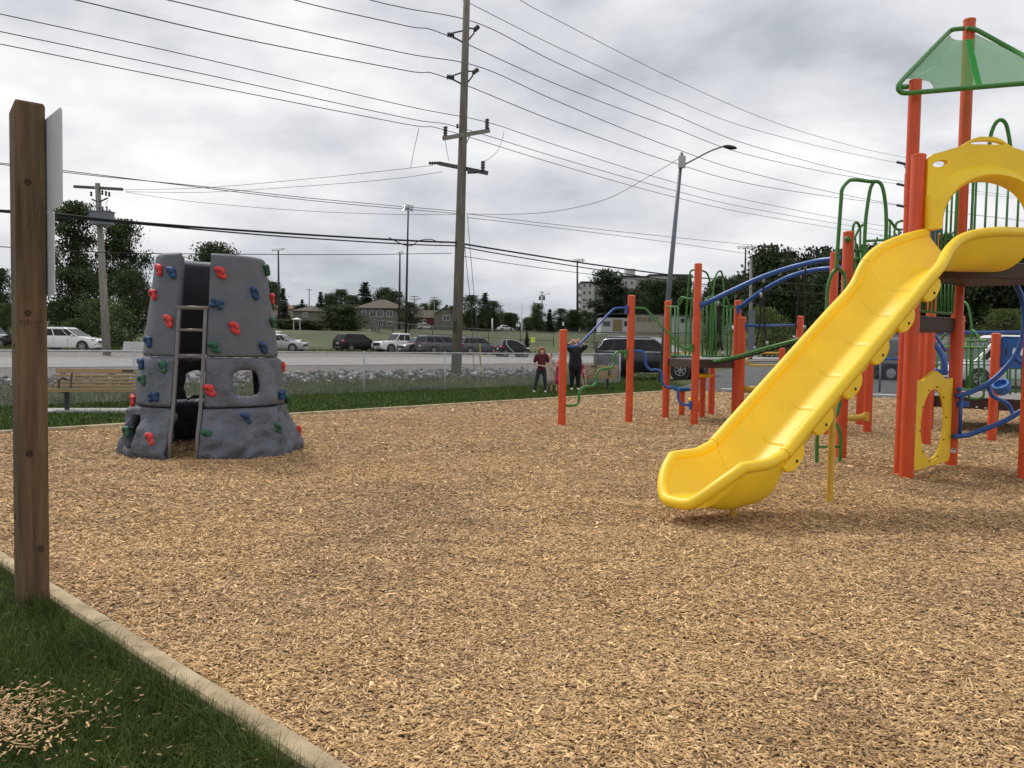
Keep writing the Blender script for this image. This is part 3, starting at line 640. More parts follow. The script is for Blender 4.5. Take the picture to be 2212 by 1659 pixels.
# ---- slide
SL=bpy.data.objects.new('slide',None); C.objects.link(SL); SL.location=(2.1,7.36,0); SL.parent=PLY; SL.matrix_parent_inverse=wm(PLY).inverted()
az_=R(34.25); d2=Vector((math.cos(az_),math.sin(az_),0)); n2_=Vector((math.sin(az_),-math.cos(az_),0)); c0=Vector((2.111,7.357,.638)); stp=.415; rise=.310
def railpt(s,side):
    if s>=0: z=c0.z+rise*s
    else:
        q=[(0,.638),(.25,.597),(.5,.566),(.9,.556),(1.28,.55),(9,.55)]
        for (a,b),(c,d) in zip(q,q[1:]):
            if -s<=c: z=b+(d-b)*(-s-a)/(c-a); break
    p=c0+d2*(stp*s); p.z=z; return p+n2_*(.375*side)
Lc=[(s,railpt(s,-1)) for s in(-1.28,-.9,-.5,-.25,0,.5,1,2,3,4,5)]+[(5.9,P(1875,562,8.95)),(6.4,P(1904,534,9.1)),(7.1,P(1955,512,9.33)),(8,P(2003,499,9.6))]
Rc=[(s,railpt(s,1)) for s in(-1.28,-.9,-.5,-.25,0,.5,1,2,3,4,5,5.6)]+[(6.4,P(2050,531,8.72)),(7.1,P(2085,507,8.98)),(7.6,P(2150,497,9.1)),(8,P(2236,500,9.55))]
def lerp_path(pts,s):
    pts_=[p for _,p in pts]; ss=[a for a,_ in pts]
    if s<=ss[0]: return pts_[0]+ (pts_[0]-pts_[1])*((ss[0]-s)/(ss[1]-ss[0]))*Vector((1,1,.0)).x if False else Vector(pts_[0])+Vector((d2.x,d2.y,0))*(stp*(s-ss[0]))
    for i in range(len(ss)-1):
        if s<=ss[i+1]:
            a=pts_[max(i-1,0)];b=pts_[i];c=pts_[i+1];d=pts_[min(i+2,len(ss)-1)]; t=(s-ss[i])/(ss[i+1]-ss[i])
            ha=(ss[i+1]-ss[i]); m1=(c-a)/max(ss[i+1]-ss[max(i-1,0)],1e-6)*ha; m2=(d-b)/max(ss[min(i+2,len(ss)-1)]-ss[i],1e-6)*ha
            t2=t*t;t3=t2*t; return b*(2*t3-3*t2+1)+m1*(t3-2*t2+t)+c*(-2*t3+3*t2)+m2*(t3-t2)
    return Vector(pts_[-1])
def floorz(s):
    zr=(lerp_path(Lc,max(s,-1.28)).z+lerp_path(Rc,max(s,-1.28)).z)/2
    if s>7: dep=.33+(s-7)*.08
    elif s>.5: dep=.33
    else: dep=.33+ .03*sstep(.5,-1.,s)*0
    return max(zr-dep,.232+.03*max(0,s+1.2)) if s<1.5 else zr-dep
def wall(u):
    a=abs(u); t=max(0,(a-.16)/.84); return t*t*(1.75-.75*t) if t<1 else 1
def chute_pt(s,u,out=0.):
    a=lerp_path(Lc,s); b=lerp_path(Rc,s); q=(a+b)/2+(b-a)/2*(math.copysign(1-(1-abs(u))**1.25,u)); zr=a.z*(1-u)/2+b.z*(1+u)/2
    f=floorz(s); return Vector((q.x,q.y,f+(zr-f)*wall(u)))
NU=28
def chute(s0,s1,name,n,exit_=False):
    mb=MB(); tops=[]
    for i in range(n+1):
        row=[]
        for j in range(NU+1):
            u=-1+2*j/NU; e0_=s0
            if exit_: e0_=-1.28-.85*(1-abs(u)**2.4)
            s=e0_+(s1-e0_)*i/n; row.append(chute_pt(s,u))
        tops.append(row)
    bot=[]
    for i in range(n+1):
        r=[]
        for j in range(NU+1):
            u=-1+2*j/NU; a=abs(u); e0_=s0
            if exit_: e0_=-1.28-.85*(1-abs(u)**2.4)
            s=e0_+(s1-e0_)*i/n; p=tops[i][j]; f=floorz(s); A_=lerp_path(Lc,s); B_=lerp_path(Rc,s); zr=A_.z*(1-u)/2+B_.z*(1+u)/2
            kd=(.04+.045*sstep(0,.45,i/n)*(1-sstep(-.2,1.,s))) if exit_ else .055
            q=(A_+B_)/2+(B_-A_)/2*((u*.99) if exit_ else math.copysign(1-(1-a)**1.25,u)); w2=max(0,(a-.5)/.5)**1.9 if exit_ else wall(u)**1.25
            z_=f-kd+(zr-f+kd-.045)*w2; z_=min(z_,p.z-.045 if not exit_ or i>0 else p.z-.03)
            sd=n2_*(.045*math.copysign(min(1,a*1.2),u)); r.append(Vector((q.x,q.y,z_))+sd)
        bot.append(r)
    k=NU+1
    for g in(tops,bot):
        for r in g: mb.v+= [tuple(p) for p in r]
    o_=(n+1)*k
    for i in range(n):
        for j in range(NU):
            mb.f.append((i*k+j,i*k+j+1,(i+1)*k+j+1,(i+1)*k+j)); mb.f.append((o_+i*k+j,o_+(i+1)*k+j,o_+(i+1)*k+j+1,o_+i*k+j+1))
    for i in range(n):
        for j in(0,NU): mb.f.append((i*k+j,(i+1)*k+j,o_+(i+1)*k+j,o_+i*k+j))
    for j in range(NU):
        for i in(0,n): mb.f.append((i*k+j,i*k+j+1,o_+i*k+j+1,o_+i*k+j))
    # rounded rim
    def mid(i,j):
        q=(tops[i][j]+bot[i][j])/2; q.z=max(q.z,tops[i][j].z-.03); return q
    if exit_:
        e=[mid(i,0) for i in range(n,-1,-1)]+[mid(0,j) for j in range(1,NU+1)]+[mid(i,NU) for i in range(1,n+1)]
        mb.tube(e,.05,12)
    else:
        for j in(0,NU): mb.tube([mid(i,j) for i in range(n+1)],.056,14)
        # outer skirt under each rim
    o=mb.build(name,M['yellow'],SL,True); flip_smooth(o,60); return o
chute(0,.0-.006,'chute_exit',26,True)
for i in range(6):
    o=chute(i+.001,i+.999 if i<5 else 5.855,'chute_section',8)
chute(5.86,8,'chute_top',18)
# joint flanges with bolts along both sides
def flange(s):
    for side in(1,-1):
        a=lerp_path(Rc if side>0 else Lc,s); tn=(lerp_path(Rc if side>0 else Lc,s+.1)-a).normalized(); dn=Vector((0,0,-1)); dn=(dn-tn*dn.dot(tn)).normalized()
        o=n2_*side; c=a+dn*.085-o*(-.002 if side>0 else -.012); K=16; pts=[c+tn*(.165*math.cos(math.pi*i/K))+dn*(.125*math.sin(math.pi*i/K)**.8) for i in range(K+1)]
        mb=MB(); mb.prism(pts,o*.045); f=mb.build('flange',M['yellow'],SL,bevel=.018,seg=3)
        q=MB(); q.ell(c+dn*.065+o*.046,.014,8,6); q.build('bolt',M['dsteel'],f,True)
for s in(.1,1.05,2.05,3.05,4.05,5.05): flange(s)
for (x,y,zt) in((1.97,7.27,.2),(3.13,8.06,.98)):
    mb=MB(); mb.tube([(x,y,-.1),(x,y,zt)],.033,14); flip_smooth(mb.build('support_post',M['yellow_metal'],SL))
# ---- loop climber and arch at the left of the tower
Yg=10.86
T([(1764,1008,Yg),(1764.6,975,Yg),(1765,949,Yg),(1768,930,Yg),(1777,914,Yg+.03),(1790.6,909,Yg+.04),(1804,914,Yg+.03),(1813,929,Yg),(1816,949,Yg),(1815.3,975,Yg),(1813,1012,Yg)],.024,'climber_loop','green')
T([(1766,964.7,Yg),(1814,964.7,Yg)],.017,'climber_rung','green',sm=0)
T([(1790,910,Yg+.05),(1778,893,Yg+.1),(1770,860,Yg+.12),(1770,820,Yg+.14),(1780,790,Yg+.15),(1794,780,Yg+.15),(1808,790,Yg+.15),(1816,820,Yg+.14),(1814,870,Yg+.12),(1806,897,Yg+.1),(1794,910,Yg+.05)],.024,'climber_loop','green')
T([(1796,780,Yg+.17),(1784,765,Yg+.2),(1781,730,Yg+.24),(1786,662,Yg+.3),(1788,625,Yg+.32),(1795.5,595,Yg+.34),(1808,581,Yg+.35),(1820,588,Yg+.35),(1825,604,Yg+.34),(1822,650,Yg+.3),(1816,700,Yg+.25),(1812,750,Yg+.2),(1800,780,Yg+.17)],.024,'climber_loop','green')
T([(1807,583,11.2),(1810,530,11.2),(1817,430,11.2),(1819,410,11.2),(1828,396,11.22),(1842,388.5,11.24),(1879,392,11.35),(1897,393,11.4),(1906,404,11.4),(1912,435,11.4),(1914.5,476,11.4),(1913,530,11.4),(1911,600,11.4)],.025,'grab_arch','green')
T([(1888,393,11.38),(1881,405,11.38),(1876,430,11.38),(1870,476,11.38),(1867.5,530,11.38),(1865,600,11.38)],.024,'grab_arch','green')
barrier([[(1831,517),(1843,517),(1850,505),(1857.5,491),(1865,485)],[(1839.6,517),(1842,500),(1844,486),(1850.5,480),(1857,489)],[(1912,474),(1922,476),(1929,485),(1937,495),(1948,496)],[(1866,521),(1919,518)],[(1934,495),(1936,483),(1944,478),(1950,477)],[(1838,560),(1862,558)]],
        [(1838,519,625),(1847.5,515,610),(1858,492,600),(1891,520,545),(1922,478,540),(1932,493,530),(1942,497,530)],11.5,12.3,1816,1950)
mb=MB(); mb.ell(P(1831,517,11.42),.045,10,8); mb.build('clamp',M['green'],PLY,True)
# blue rails behind the tower
T([(1995,499,12.5),(2035,499,12.5)],.03,'cross_bar','blue',sm=0)
T([(2006,520,12.4),(2008,495,12.4),(2016,497,12.4),(2017,505,12.4),(2015,560,12.4)],.022,'climber_rail','blue')
post_d(2016,560,453,13.2)
T([(1979.5,706,14),(1990,700,14),(2020,698,14)],.03,'climber_rail','blue'); T([(2003,727,14.2),(2019,745,14.2),(2032,761,14.1),(2040,782,14),(2041.6,810,14)],.045,'climber_rail','blue'); T([(2000,712,14.3),(2014,719,14.3),(2024,730,14.3),(2043,758.5,14.2)],.025,'climber_rail','blue')
mb=MB(); mb.ell(P(2016.5,721,14.2),.05,12,8); mb.tube([P(1998,721,14.2),P(2016,721,14.2)],.03,10); mb.build('rail_knob',M['blue'],PLY,True)
mb=MB(); mb.ell(P(2021,802,14.2),.045,12,8); mb.tube([P(2021,802,14.2),P(2045,802,14.2)],.033,10); mb.build('rail_knob',M['blue'],PLY,True)
T([(1985,718.5,17),(2215,718,17)],.035,'cross_bar','blue',sm=0)
T([(1882,775,18.2),(1985,776,18.2)],.026,'cross_bar','blue',sm=0)
# low deck on the right with its barriers
lo=[P(2012,884,15.8),P(2250,894,14.6),P(2300,872,17.5),P(2030,868,18)]; deck([Vector((p.x,p.y,0)) for p in lo],.66,thick=.2)
for x,y in((2110,886),(2129,888),(2172,880),(2205,880)):
    MB().ell(P(x,y-6,14.85),.02,8,6).build('bolt',M['steel'],PLY,True)
barrier([[(2062,660),(2073,652.7),(2080,650.6),(2088,656),(2093,668),(2097,690),(2098.5,715),(2096,790),(2093,864)],[(2098,713),(2106,716),(2114,728),(2120,734.5),(2133,736)],[(2126,742),(2125.5,845),(2122,857),(2114,861.5),(2096,861.5)],[(2024,749),(2132,751)],[(2086,736),(2133,736)],[(2024,840),(2126,842)],[(2024,741),(2031,735),(2043,720)]],
        [(2024,742,845),(2033,742,845),(2088,738,842),(2101,740,842),(2114,738,842)],16.2,14.7,2020,2140)
barrier([[(2170,845),(2215,846)],[(2170,795),(2215,795)]],[(2182,795,852),(2194,795,850),(2207,795,850),(2176,795,850)],14.6,14.4,2160,2215)
# blue ring climber
Yb=10.7
T([(2140,578,Yb),(2149,583,Yb),(2170,595,Yb-.02),(2191,611,Yb-.03),(2205,636,Yb-.05),(2213,670,Yb-.06),(2213,705,Yb-.07),(2206,740,Yb-.07),(2191,772,Yb-.06),(2164.6,803,Yb-.04),(2138,826,Yb-.02),(2111,841,Yb),(2085,851,Yb),(2064,855.5,Yb+.02)],.033,'ring_climber','blue',n=12)
T([(2168,594,Yb),(2180,593.5,Yb-.1),(2203,593.5,Yb-.25),(2216,586,Yb-.3)],.024,'climber_rail','blue')
T([(2058,942.5,Yb),(2080,941,Yb),(2096,938,Yb),(2138,923,Yb-.05),(2178,905,Yb-.1),(2216,881,Yb-.15)],.033,'ring_climber','blue',n=12)
T([(2135.5,832,Yb),(2138.5,845,Yb),(2144,855,Yb),(2153,861,Yb),(2166,866,Yb),(2177,874,Yb),(2184,885,Yb),(2189.7,899,Yb-.08)],.026,'climber_rail','blue')
T([(2191,770,Yb-.05),(2200,780,Yb-.1),(2216,789,Yb-.15)],.026,'climber_rail','blue')
T([(2076,853,Yb),(2073.3,940,Yb)],.024,'climber_rail','blue',sm=0)
mb=MB(); mb.ell(P(2072,841,Yb),.034,14,10); mb.build('rail_knob',M['blue'],PLY,True)
MB().box(P(2080,873,10.75),(.16,.02,.075)).build('bracket',M['blue'],PLY,bevel=.004)
# drum seat: eight sided blue tub
mb=MB(); c=P(2164,837,13.6)
rot=Matrix.Rotation(R(-35),3,'Y')@Matrix.Rotation(R(20),3,'X')
rg=[]
for z,r in((-.09,.10),(-.05,.13),(.07,.14),(.09,.125),(.09,.10),(.02,.08)):
    for j in range(12): a=2*math.pi*j/12; mb.v.append(tuple(c+rot@Vector((r*math.cos(a),r*math.sin(a),z))))
mb.f+=[(i*12+j,i*12+(j+1)%12,(i+1)*12+(j+1)%12,(i+1)*12+j) for i in range(5) for j in range(12)]+[tuple(range(12)),tuple(60+j for j in range(12))]; mb.build('drum',M['bluep'],PLY)
# blue play panel with pill shaped windows
def play_panel():
    Y=14.2; a=P(2158,760,Y); b=P(2240,760,Y-.35); t=Vector((b.x-a.x,b.y-a.y,0)).normalized(); W=(b-a).length; z0=P(2158,794,Y).z; z1=P(2158,729,Y).z; n=Vector((t.y,-t.x,0))
    mb=MB(); xs=[0,.10*W/.66,.15*W/.66,.24*W/.66,.29*W/.66,.38*W/.66,.46*W/.66,W]
    H=z1-z0; lo_,hi_=z0+H*.42,z0+H*.66
    K=len(xs)-1
    for i in range(K):
        if i in(1,3,5): rg=[(z0,lo_),(hi_,z1)]
        else: rg=[(z0,z1)]
        for q0,q1 in rg:
            p0=a+t*xs[i]; p1=a+t*xs[i+1]; mb.prism([(p0.x,p0.y,q0),(p1.x,p1.y,q0),(p1.x,p1.y,q1),(p0.x,p0.y,q1)],n*.02)
    top=a+t*0; mb.prism([(a.x,a.y,z1-.001)]+[tuple(a+t*(W*i/10)+Vector((0,0,z1-a.z+.02*math.sin(i*.9)))) for i in range(11)]+[((a+t*W).x,(a+t*W).y,z1-.001)],n*.02)
    o=mb.build('play_panel',M['bluep'],PLY)
    for zz_ in(z0+.03,z1-.04): MB().bar(a-t*.10+Vector((0,0,zz_-a.z)),a+t*.04+Vector((0,0,zz_-a.z)),.05,.05).build('bracket',M['blue'],PLY,bevel=.008)
play_panel()
# roof canopy
def canopy():
    rf=bpy.data.objects.new('roof_canopy',None); C.objects.link(rf); rf.location=(5.7,10.3,4.6); rf.parent=PLY; rf.matrix_parent_inverse=wm(PLY).inverted()
    A=[(2082,61.5,10.78),(2070,62.5,10.76),(2056,65,10.74),(2043,76,10.7),(1995,125,10.3),(1947,175.5,9.9),(1940.5,187,9.84),(1944,197,9.83),(1957,201,9.83),(1993,198.5,9.8),(2092,190,9.68),(2212,180,9.5),(2290,174.5,9.42),(2312,176,9.42),(2319,170,9.45)]
    B=[(2088,61.5,10.78),(2100,62,10.76),(2112,66,10.72),(2130,75.5,10.65),(2212,120.7,10.3),(2290,160,9.6),(2313,166,9.47),(2319,170,9.45)]
    T(A,.029,'canopy_frame','green',rf,n=12); T(B,.029,'canopy_frame','green',rf,n=12)
    T([(1942,188,9.86),(1960,187.5,9.92)],.03,'canopy_bracket','green',rf,sm=0)
    # stitched mesh: two panels meeting along the seam
    def panel(poly,nm):
        ps=[P(*p) for p in poly]; mb=MB(); c=sum(ps,Vector())/len(ps); mb.v=[tuple(p) for p in ps]+[tuple(c)]; k=len(ps); mb.f=[(i,(i+1)%k,k) for i in range(k)]
        o=mb.build(nm,M['shade'],rf); return o
    cut=[(2058,88,10.55),(2070,86,10.5),(2084,80,10.6)]
    panel([(1990,133,10.22),(2052,75,10.65),(2056,82,10.6),(2064,86,10.56),(2076,87,10.6),(2090,87,10.62),(2112,183,9.75),(2016,193,9.82),(2015,186,9.85),(2008,177,9.9),(1998,174,9.95),(1975,172,9.98),(1958,170,9.93)],'shade_mesh')
    panel([(2090,87,10.62),(2103,83,10.62),(2109,74,10.64),(2212,124,10.25),(2290,164,9.6),(2302,171,9.46),(2212,178,9.52),(2112,183,9.75)],'shade_mesh')
    mb=MB(); a=[P(2084,86,10.6),P(2097,86,10.61),P(2120,184,9.735),P(2106,184,9.74)]; a=[q+Vector((0,-.012,0)) for q in a]; mb.prism(a,(0,-.003,0)); mb.build('canopy_seam',M['shade'],rf)
canopy()
# ---- stepping stools
def stool(x,yb,Y,top,mt,label,r=.2,tilt=0):
    g=G(x,yb) if Y is None else Vector((P(x,yb,Y).x,Y,0)); t=thing('stepping_stool',label,'stepping stool',(g.x,g.y,0),0,'stepping stools on short orange posts')
    mb=MB(); mb.tube([(g.x,g.y,-.1),(g.x,g.y,top-.06)],.063,16); flip_smooth(mb.build('post',M['orange'],t))
    mb=MB(); k=8; vs=[]
    for z,rr in((-.08,.6),(-.065,.93),(-.02,1.0),(-.004,.97),(0,.88)):
        for j in range(k): a=2*math.pi*(j+.5)/k; vs.append((g.x+r*rr*math.cos(a),g.y+r*rr*math.sin(a),top+z))
    mb.add(vs,[(i*k+j,i*k+(j+1)%k,(i+1)*k+(j+1)%k,(i+1)*k+j) for i in range(4) for j in range(k)]+[tuple(range(k))[::-1],tuple(4*k+j for j in range(k))])
    for j in range(5): mb.box((g.x,g.y-r*.6+j*r*.3,top+.003),(r*1.3,.02,.008))
    mb.build('step',M[mt],t,bevel=.01); return t
stool(1516,905.6,None,.965,'yellow','tall stepping stool with a flat yellow step, behind the tallest left orange post',.21)
stool(1472,899,None,.625,'bluep','stepping stool with a blue step beside the blue wavy rail',.2)
stool(1505,890,19.3,.33,'yellow','lowest stepping stool, yellow step partly hidden behind the tallest left orange post',.21)
# ============================================================ CLIMBING ROCK
M['rockshade']=mat('inner_rock_painted_shade',(.035,.038,.046),.7,.12,4)  # inner faces coloured darker to stand in for shade inside the rock
def rock_tower():
    cx,cy=-4.06,11.2; t=thing('climbing_rock','grey moulded climbing rock with coloured holds and a grey ladder in its gap','climbing rock',(cx,cy,0))
    gapaz=R(-90-18.5+1.5) # azimuth of the gap as seen from the rock (world angle), facing the camera and slightly left
    cam_az=math.atan2(-cy,-cx); gapaz=cam_az-R(17.5)
    prof_=[(0,1.13),(.08,1.155),(.22,1.13),(.4,1.05),(.64,.985),(.65,.965),(.9,.93),(1.27,.88),(1.29,.86),(1.6,.825),(2.0,.765),(2.4,.715),(2.60,.685)]
    def rad(z):
        for (a,b),(c,d) in zip(prof_,prof_[1:]):
            if z<=c: return b+(d-b)*(z-a)/(c-a)
        return prof_[-1][1]
    g=.195
    tiers=[(-.06,.642,'rock2',.085),(.652,1.275,'rock2',.045),(1.285,2.60,'rock1',.006)]
    # holes: (tier, angle from gap (deg, + = anticlockwise seen from above), z, half angle, half height)
    holes=[(0,-46,.33,8.5,.21),(1,46,.955,12,.165),(1,172,.88,16,.24),(1,-150,.88,14,.2)]
    def piece(ti,a0,a1,name):
        z0,z1,mt,amp=tiers[ti]; na=max(8,int((a1-a0)/R(1.5))); nz_=int((z1-z0)/.028); grid={}
        mb=MB()
        def pt(a,z,snap=None):
            th=gapaz+a; r=rad(max(z,0)); x,y=math.cos(th),math.sin(th)
            q=Vector((x*1.9,y*1.9,z*1.9)); nn=noise.noise(q*1.3+Vector((ti*7,0,0)))+.55*noise.noise(q*3.1)+.25*noise.noise(q*7)
            e=min(a-a0,a1-a)*r; ez=min(z-z0,z1-z); ro=0
            for d in(e,ez):
                if d<.035: ro+=(1-d/.035)**2*.022
            fade=min(1,min(e,ez)/.06+.15); k=amp*nn*fade
            if ti==0: k+=amp*.8*abs(noise.noise(q*2.2+Vector((3,3,3))))*fade*(1-z/.7)
            r2=r+k-ro
            for (hti,ha,hzc,hw,hh) in holes:
                if hti==ti:
                    u=(math.degrees(a)-ha)/hw; v=(z-hzc)/hh; d=(abs(u)**3.6+abs(v)**3.6)**(1/3.6)
                    if .93<=d<1.5: r2-=.05*(1-(max(d,1)-1)/.5)**2
            return Vector((cx+x*r2,cy+y*r2,z))
        def aa(i,z):
            f=i/na; e0_=a0; e1_=a1
            if abs(a0)<R(40): e0_=math.asin(g/rad(max(z,0)))
            if abs(2*math.pi-a1)<R(40): e1_=2*math.pi-math.asin(g/rad(max(z,0)))
            return e0_+(e1_-e0_)*f
        idx={}
        ins=lambda a,z:[h for h in holes if h[0]==ti and min((abs((math.degrees(a)-h[1]+180)%360-180)/h[3])**3.6+(abs(z-h[2])/h[4])**3.6,9)<1]
        A=[[ (aa(i,z0+(z1-z0)*j/nz_),z0+(z1-z0)*j/nz_) for j in range(nz_+1)] for i in range(na+1)]
        fs=[]; cells=[]
        for i in range(na):
            for j in range(nz_):
                ac=(A[i][j][0]+A[i+1][j+1][0])/2; zc=(A[i][j][1]+A[i+1][j+1][1])/2
                if not ins(ac,zc): cells.append((i,j))
        cs=set(cells)
        edge=set()
        for i in range(na+1):
            for j in range(nz_+1):
                nb=[(i-1,j-1),(i,j-1),(i-1,j),(i,j)]; inside=[n_ for n_ in nb if 0<=n_[0]<na and 0<=n_[1]<nz_]
                if any(n_ not in cs for n_ in inside) and any(n_ in cs for n_ in inside): edge.add((i,j))
        for i in range(na+1):
            for j in range(nz_+1):
                a,z=A[i][j]
                if (i,j) in edge:
                    for h in holes:
                        if h[0]!=ti: continue
                        u=((math.degrees(a)-h[1]+180)%360-180)/h[3]; v=(z-h[2])/h[4]; d=(abs(u)**3.6+abs(v)**3.6)**(1/3.6)
                        if d<1.8: a=a-R(u*h[3])+R(u/d*h[3]); z=h[2]+v/d*h[4]
                idx[(i,j)]=len(mb.v); mb.v.append(tuple(pt2(a,z,pt)))
        mb.f=[(idx[(i,j)],idx[(i+1,j)],idx[(i+1,j+1)],idx[(i,j+1)]) for i,j in cells]
        me=mb.mesh(name,False,False); bm=bmesh.new(); bm.from_mesh(me)
        loose=[v for v in bm.verts if not v.link_faces]; bmesh.ops.delete(bm,geom=loose,context='VERTS'); bm.to_mesh(me); bm.free(); me.shade_smooth()
        o=link(name,me,M[mt],t); sd_=o.modifiers.new('thick','SOLIDIFY'); sd_.thickness=.11; sd_.offset=-1; sd_.use_even_offset=False; me.materials.append(M['rockshade']); sd_.material_offset=1
        try: me.set_sharp_from_angle(angle=R(60))
        except Exception: pass
        return o
    def pt2(a,z,pt): return pt(a,z)
    # seen from above the angle grows anticlockwise: the picture's right side is positive
    for ti in range(3):
        holes_=holes
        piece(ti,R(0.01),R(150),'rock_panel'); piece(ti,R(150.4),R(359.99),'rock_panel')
    # ladder
    L=MB(); dv=Vector((math.cos(gapaz),math.sin(gapaz),0)); tv=Vector((-dv.y,dv.x,0)); c=Vector((cx,cy,0))
    lad=bpy.data.objects.new('ladder',None); C.objects.link(lad); lad.location=(cx,cy,0); lad.parent=t; lad.matrix_parent_inverse=wm(t).inverted()
    for sg in(-1,1):
        mb=MB(); pts=[c+dv*(rad(max(z,0))-.01)+tv*sg*.165+Vector((0,0,z)) for z in(-.1,.3,.6,.9,1.3,1.7,1.88)]
        mb.tube(pts,.024,12); mb.build('rail',M['ladder'],lad,True)
    for z in(1.3,1.62,1.9):
        mb=MB(); q=c+dv*(rad(z)-.01)+Vector((0,0,z)); w_=.165 if z<1.8 else .2; mb.tube([q-tv*w_,q+tv*w_],.019 if z<1.8 else .026,10); mb.build('rung',M['ladder'],lad,True)
    # holds
    def hold_mesh(kind):
        mb=MB()
        if kind==0: mb.ell((0,.028,.03),(.055,.045,.035)); mb.ell((.035,-.035,.028),(.036,.04,.032)); mb.ell((-.03,.045,.03),(.05,.035,.04)); mb.ell((0,0,.02),(.05,.06,.028))
        elif kind==1: 
            for sx in(-1,1):
                for sy in(-1,1): mb.ell((sx*.045,sy*.028,.03),(.034,.032,.036))
            mb.ell((0,0,.02),(.055,.03,.028))
        else: mb.ell((-.045,.02,.035),(.03,.05,.035)); mb.ell((.01,.03,.03),(.05,.03,.03)); mb.ell((.035,-.035,.028),(.03,.05,.032)); mb.ell((-.01,-.01,.02),(.045,.05,.025))
        me=mb.mesh('hold'); o=bpy.data.objects.new('tmp',me); C.objects.link(o); r=o.modifiers.new('r','REMESH'); r.mode='VOXEL'; r.voxel_size=.008; s_=o.modifiers.new('s','SMOOTH'); s_.iterations=5; s_.factor=.6
        dg=bpy.context.evaluated_depsgraph_get(); dg.update(); me2=bpy.data.meshes.new_from_object(o.evaluated_get(dg)); bpy.data.objects.remove(o); me2.shade_smooth(); return me2
    hm={}
    for k in range(3):
        base=hold_mesh(k)
        for cn in('hred','hblue','hgreen'):
            q=base.copy(); q.materials.clear(); q.materials.append(M[cn]); hm[(k,cn)]=q
    hmb=MB(); hmb.tube([(-.018,.012,.045),(-.018,.012,.0665)],.0095,8); hmb.tube([(.022,-.012,.035),(.022,-.012,.061)],.0095,8); hole_me=hmb.mesh('bolt_hole',False,True); hole_me.materials.append(M['hole'])
    zz_=lambda x,y:(x/2.5197,384+y/2.5197)
    Hs=[('r',870,505,0),('b',935,520,0),('r',1200,520,0),('g',1447,505,0),('r',840,635,2),('b',1385,632,0),('b',1180,688,1),('r',1478,660,0),('r',920,783,0),('r',1275,820,0),('g',1482,790,0),('b',812,890,2),('g',1168,925,0),('b',1432,928,0),
        ('b',772,1015,0),('g',888,1032,0),('r',1538,1027,2),('g',780,1100,2),('r',1142,1160,0),('b',840,1195,1),('b',1530,1182,1),('r',730,1210,2),('g',1580,1205,2),('b',1335,1312,0),('g',1508,1367,0),('r',1620,1377,2),('g',1132,1405,0),('r',822,1423,0),('g',695,1380,2)]
    rd=random.Random(3)
    for cn,x,y,k in Hs:
        px,py=zz_(x,y); d=Vector(ray(px,py)); o_=Vector(EY); best=None
        for i in range(600):
            s_=9.6+i*.004; p=o_+d*s_; z=p.z; rr=math.hypot(p.x-cx,p.y-cy)-rad(max(z,0))-.01
            if rr<0: best=p; break
            if best is None or rr<bd: best=p.copy(); bd=rr
        th=math.atan2(best.y-cy,best.x-cx); r_=rad(best.z); n=Vector((math.cos(th),math.sin(th),.12)).normalized(); p=Vector((cx+math.cos(th)*(r_+.0),cy+math.sin(th)*(r_+.0),best.z))
        up_=Vector((0,0,1)); yv=(up_-n*up_.dot(n)).normalized(); xv=yv.cross(n); M3=Matrix((xv,yv,n)).transposed()@Matrix.Rotation(rd.uniform(-.25,.25),3,'Z')
        ho=bpy.data.objects.new('climbing_hold',hm[(k,{'r':'hred','b':'hblue','g':'hgreen'}[cn])]); C.objects.link(ho)
        W=Matrix.Translation(p-n*.005)@M3.to_4x4()@Matrix.Scale(1.08,4); ho.parent=t; ho.matrix_parent_inverse=wm(t).inverted(); ho.location=W.to_translation(); ho.rotation_euler=W.to_euler(); ho.scale=(1.08,)*3
        ho['label']={'r':'red','b':'blue','g':'green'}[cn]+' climbing hold'
        b=bpy.data.objects.new('bolt_hole',hole_me); C.objects.link(b); b.parent=ho
rock_tower()
